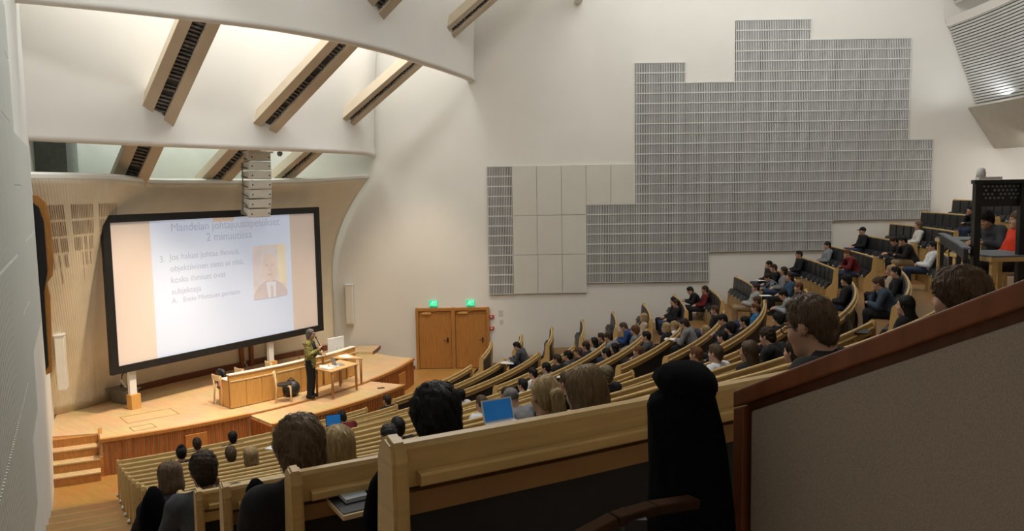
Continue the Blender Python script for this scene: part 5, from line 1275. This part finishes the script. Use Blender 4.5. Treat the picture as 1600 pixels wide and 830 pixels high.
# ------------------------------------------------------------------ audience: (block, row, angle, height adjust, pose, hair, hair colour, clothing)
AUD = [
(1, 3, -58.46, -0.01, 'A', 'bun', 'black', 'black'),
(1, 1, -55.98, -0.04, 'A', 'crop', 'darkbrown', 'black'),
(1, 1, -53.2, -0.04, 'A', 'short', 'black', 'black'),
(1, 5, -57.3, -0.07, 'A', 'crop', 'brown', 'black'),
(1, 7, -57.98, -0.06, 'A', 'bob', 'blond', 'grey'),
(1, 11, -61.5, -0.16, 'B', 'bob', 'lightbrown', 'black'),
(1, 12, -61.28, -0.14, 'C', 'short', 'darkbrown', 'darkgrey'),
(1, 14, -61.2, -0.01, 'A', 'bushy', 'lightbrown', 'black'),
(1, 13, -60.21, -0.11, 'A', 'bob', 'blond', 'black'),
(1, 3, -47.33, -0.02, 'B', 'crop', 'black', 'maroon'),
(1, 9, -55.4, -0.06, 'A', 'short', 'darkgrey', 'black'),
(1, 8, -53.71, -0.02, 'A', 'crop', 'black', 'black'),
(1, 1, -38.0, -0.02, 'A', 'crop', 'darkbrown', 'black'),
(1, 14, -59.98, -0.07, 'A', 'bushy', 'black', 'black'),
(1, 4, -40.93, 0.0, 'A', 'short', 'black', 'white'),
(1, 7, -47.96, 0.0, 'A', 'crop', 'brown', 'white'),
(1, 6, -43.64, -0.02, 'A', 'short', 'darkbrown', 'black'),
(1, 5, -38.63, -0.06, 'A', 'crop', 'black', 'white'),
(1, 10, -52.27, -0.0, 'B', 'buzz', 'grey', 'grey'),
(1, 13, -57.34, -0.01, 'A', 'ponytail', 'blond', 'black'),
(1, 14, -58.34, -0.08, 'A', 'long', 'darkblond', 'black'),
(1, 10, -51.09, 0.12, 'A', 'crop', 'brown', 'black'),
(1, 9, -46.68, 0.08, 'A', 'short', 'ashblond', 'black'),
(2, 4, -32.6, -0.05, 'A', 'crop', 'black', 'white'),
(2, 4, -30.64, -0.04, 'A', 'short', 'black', 'grey'),
(2, 4, -28.64, 0.04, 'A', 'crop', 'darkbrown', 'black'),
(2, 4, -26.66, 0.02, 'A', 'short', 'black', 'darkgrey'),
(2, 4, -24.22, -0.04, 'A', 'crop', 'brown', 'black'),
(2, 4, -22.3, 0.0, 'A', 'short', 'darkbrown', 'navy'),
(2, 2, -16.52, 0.12, 'B', 'crop', 'black', 'darkgrey'),
(2, 4, -19.66, -0.04, 'A', 'long', 'black', 'stripe'),
(2, 4, -16.42, -0.09, 'A', 'crop', 'darkbrown', 'black'),
(2, 5, -23.63, 0.12, 'C', 'short', 'darkbrown', 'grey'),
(2, 5, -25.14, -0.09, 'A', 'long', 'black', 'black'),
(2, 5, -26.97, -0.1, 'A', 'short', 'black', 'black'),
(2, 5, -16.86, 0.03, 'B', 'crop', 'brown', 'blue'),
(2, 5, -18.36, -0.02, 'A', 'curly', 'auburn', 'grey'),
(3, 5, -10.5, -0.07, 'A', 'bob', 'blond', 'tan'),
(2, 6, -29.1, -0.12, 'A', 'short', 'auburn', 'black'),
(3, 6, -3.9, -0.17, 'A', 'crop', 'black', 'black'),
(3, 6, -6.0, -0.14, 'A', 'short', 'darkbrown', 'black'),
(3, 7, -1.82, -0.17, 'B', 'crop', 'black', 'black'),
(3, 7, -3.17, -0.13, 'A', 'short', 'darkbrown', 'redblack'),
(2, 6, -22.1, 0.03, 'A', 'bob', 'blond', 'black'),
(2, 6, -18.36, -0.13, 'A', 'ponytail', 'blond', 'white'),
(2, 6, -27.43, 0.12, 'A', 'crop', 'black', 'darkgrey'),
(2, 7, -25.89, 0.12, 'C', 'short', 'darkbrown', 'grey'),
(2, 7, -23.18, -0.23, 'A', 'bob', 'blond', 'black'),
(2, 7, -24.54, -0.03, 'B', 'short', 'brown', 'black'),
(2, 7, -17.6, -0.02, 'A', 'crop', 'brown', 'black'),
(2, 8, -30.88, -0.12, 'A', 'short', 'black', 'black'),
(2, 8, -29.35, -0.04, 'A', 'curly', 'black', 'navy'),
(2, 8, -25.53, -0.12, 'A', 'short', 'black', 'black'),
(2, 8, -26.82, 0.03, 'B', 'crop', 'black', 'navy'),
(3, 8, -10.9, 0.01, 'D', 'short', 'darkbrown', 'greytee'),
(2, 8, -19.0, -0.17, 'A', 'crop', 'auburn', 'bluejacket'),
(2, 8, -17.3, -0.07, 'A', 'short', 'brown', 'black'),
(1, 9, -40.7, -0.02, 'A', 'crop', 'auburn', 'black'),
(1, 10, -43.9, 0.01, 'A', 'crop', 'brown', 'whiteblack'),
(1, 11, -46.25, -0.01, 'A', 'long', 'brown', 'black'),
(3, 9, -2.85, 0.03, 'A', 'short', 'black', 'black'),
(3, 9, -4.4, -0.02, 'A', 'crop', 'darkbrown', 'black'),
(3, 9, -6.71, -0.17, 'B', 'short', 'darkbrown', 'plaid'),
(3, 9, -7.93, 0.03, 'A', 'bob', 'darkbrown', 'grey'),
(3, 9, -10.77, -0.02, 'A', 'bob', 'darkbrown', 'bluesweater'),
(3, 10, -2.24, 0.0, 'A', 'crop', 'black', 'black'),
(3, 11, -1.35, -0.09, 'A', 'short', 'black', 'greyhoodie'),
(3, 11, -8.53, -0.07, 'C', 'crop', 'auburn', 'maroon'),
(2, 9, -19.0, -0.07, 'B', 'short', 'black', 'greysweater'),
(2, 9, -30.18, -0.05, 'A', 'curly', 'black', 'black'),
(2, 9, -17.0, -0.02, 'A', 'short', 'auburn', 'black'),
(2, 10, -20.9, 0.03, 'A', 'curly', 'black', 'black'),
(2, 11, -29.0, 0.07, 'C', 'short', 'brown', 'denim'),
(2, 11, -21.5, -0.07, 'A', 'crop', 'black', 'black'),
(2, 11, -18.45, -0.17, 'A', 'bob', 'blond', 'tan'),
(1, 12, -41.11, 0.02, 'A', 'long', 'black', 'black'),
(1, 11, -43.81, 0.02, 'C', 'short', 'darkbrown', 'black'),
(1, 12, -48.18, -0.1, 'A', 'bob', 'darkbrown', 'black'),
(1, 11, -42.69, 0.03, 'A', 'short', 'darkbrown', 'black'),
(1, 15, -56.8, -0.2, 'C', 'crop', 'brown', 'black'),
(1, 15, -55.63, -0.02, 'A', 'bushy', 'brown', 'black'),
(3, 12, -1.92, 0.04, 'A', 'cap', 'black', 'black'),
(3, 12, -11.05, 0.03, 'B', 'short', 'darkbrown', 'black'),
(3, 12, -12.56, 0.07, 'C', 'crop', 'black', 'blackkhaki'),
(3, 13, -5.69, -0.09, 'A', 'bob', 'lightbrown', 'whiteshirt'),
(2, 12, -15.77, 0.01, 'D', 'crop', 'black', 'white'),
(3, 14, -9.78, 0.12, 'C', 'short', 'black', 'black'),
]
HW = {'crop': 'cropped %s hair', 'short': 'short %s hair', 'bushy': 'thick tousled %s hair', 'bun': '%s hair in a top knot', 'bob': 'chin length %s hair', 'long': 'long %s hair', 'ponytail': '%s ponytail', 'curly': 'curly %s hair', 'buzz': 'cropped %s hair', 'cap': 'black cap'}
CW = {'darkbrown': 'dark brown', 'darkblond': 'dark blond', 'ashblond': 'ash blond', 'lightbrown': 'light brown', 'darkgrey': 'dark grey'}
TW = {'black': 'black top', 'grey': 'grey top', 'darkgrey': 'dark grey top', 'white': 'white shirt', 'maroon': 'maroon top', 'navy': 'navy top', 'blue': 'blue jacket', 'tan': 'tan top', 'stripe': 'striped top', 'redblack': 'red shirt',
      'greytee': 'grey T-shirt', 'bluejacket': 'bright blue jacket', 'plaid': 'plaid shirt', 'bluesweater': 'blue sweater', 'greyhoodie': 'grey hoodie', 'greysweater': 'pale grey sweater', 'denim': 'denim jacket', 'whiteblack': 'white shirt',
      'blackkhaki': 'black sweater', 'whiteshirt': 'cream shirt', 'red': 'red sweater'}
TM = {'redblack': 'maroon', 'whiteblack': 'white', 'blackkhaki': 'black'}
BN = {1: 'left block', 2: 'middle block', 3: 'wall block'}
_cnt = {}
for a in AUD:
    _cnt.setdefault((a[0], a[1]), []).append(a[2])
for (b, i, th, adj, ps_, hs, hc, tp) in AUD:
    k = sorted(_cnt[(b, i)]).index(th); tot = len(_cnt[(b, i)])
    where = '%s row, %s' % (ORD[i], BN[b]) if tot == 1 else '%s row, %s, %s from its left' % (ORD[i], BN[b], ORD[k])
    hw = HW[hs] % CW.get(hc, hc) if '%s' in HW[hs] else HW[hs]
    lab = '%s, %s, %s' % (hw, TW[tp], where)
    lab = 'person with ' + lab if len(lab.split()) <= 14 else lab
    fl = row_floor(i) if i else 0.0
    zf = ztop(row_r(i))-BENCH_H+adj
    make_person(lab, tuple(pol(row_r(i)-0.26, th, zf)), th+180+random.uniform(-6, 6), POSES[ps_], hs, hc, TM.get(tp, tp), 'khaki' if tp in ('blackkhaki', 'greytee') else random.choice(('jeans', 'black', 'jeans')), 1.14 if (i == 15 and hs == 'crop') else (0.95 if (i == 14 and hc == 'lightbrown') else 1.04),
                random.random() < 0.2, 'audience in the %s' % BN[b])
# two people at the control platform with their chairs
for (px, py, Y, ps_, hs, hc, tp, face, lab) in ((1586, 333, 11.6, 'A', 'short', 'lightbrown', 'red', 172, 'person in a bright red sweater at the control table on the platform'),
                                          (1536, 347, 12.9, 'B', 'curly', 'black', 'darkgrey', 200, 'person in a dark jacket leaning over the rear control table')):
    p = at_y(px, py, Y); t = make_person(lab, (p.x+(0.0 if ps_ == 'A' else 0.3), p.y, PZ), face, POSES[ps_], hs, hc, tp, 'black', 1.04)
    d = rad(face-90); c = thing('platform_chair', 'birch chair under the ' + ('red sweater' if tp == 'red' else 'dark jacketed') + ' person on the platform', 'chair', t.location, d)
    mb = MB(); mb.box((0, 0.0, 0.40), (0.42, 0.40, 0.03)); mb.build('seat', BIRCH, c, local=True)
    mb = MB(); mb.box((0, -0.22, 0.72), (0.42, 0.02, 0.22)); mb.build('backrest', BIRCH, c, local=True)
    for sx in (-1, 1):
        for y0, hh in ((-0.21, 0.83), (0.18, 0.40)):
            mb = MB(); mb.box((0.19*sx, y0, hh/2), (0.03, 0.03, hh)); mb.build('leg', BIRCH, c, local=True)
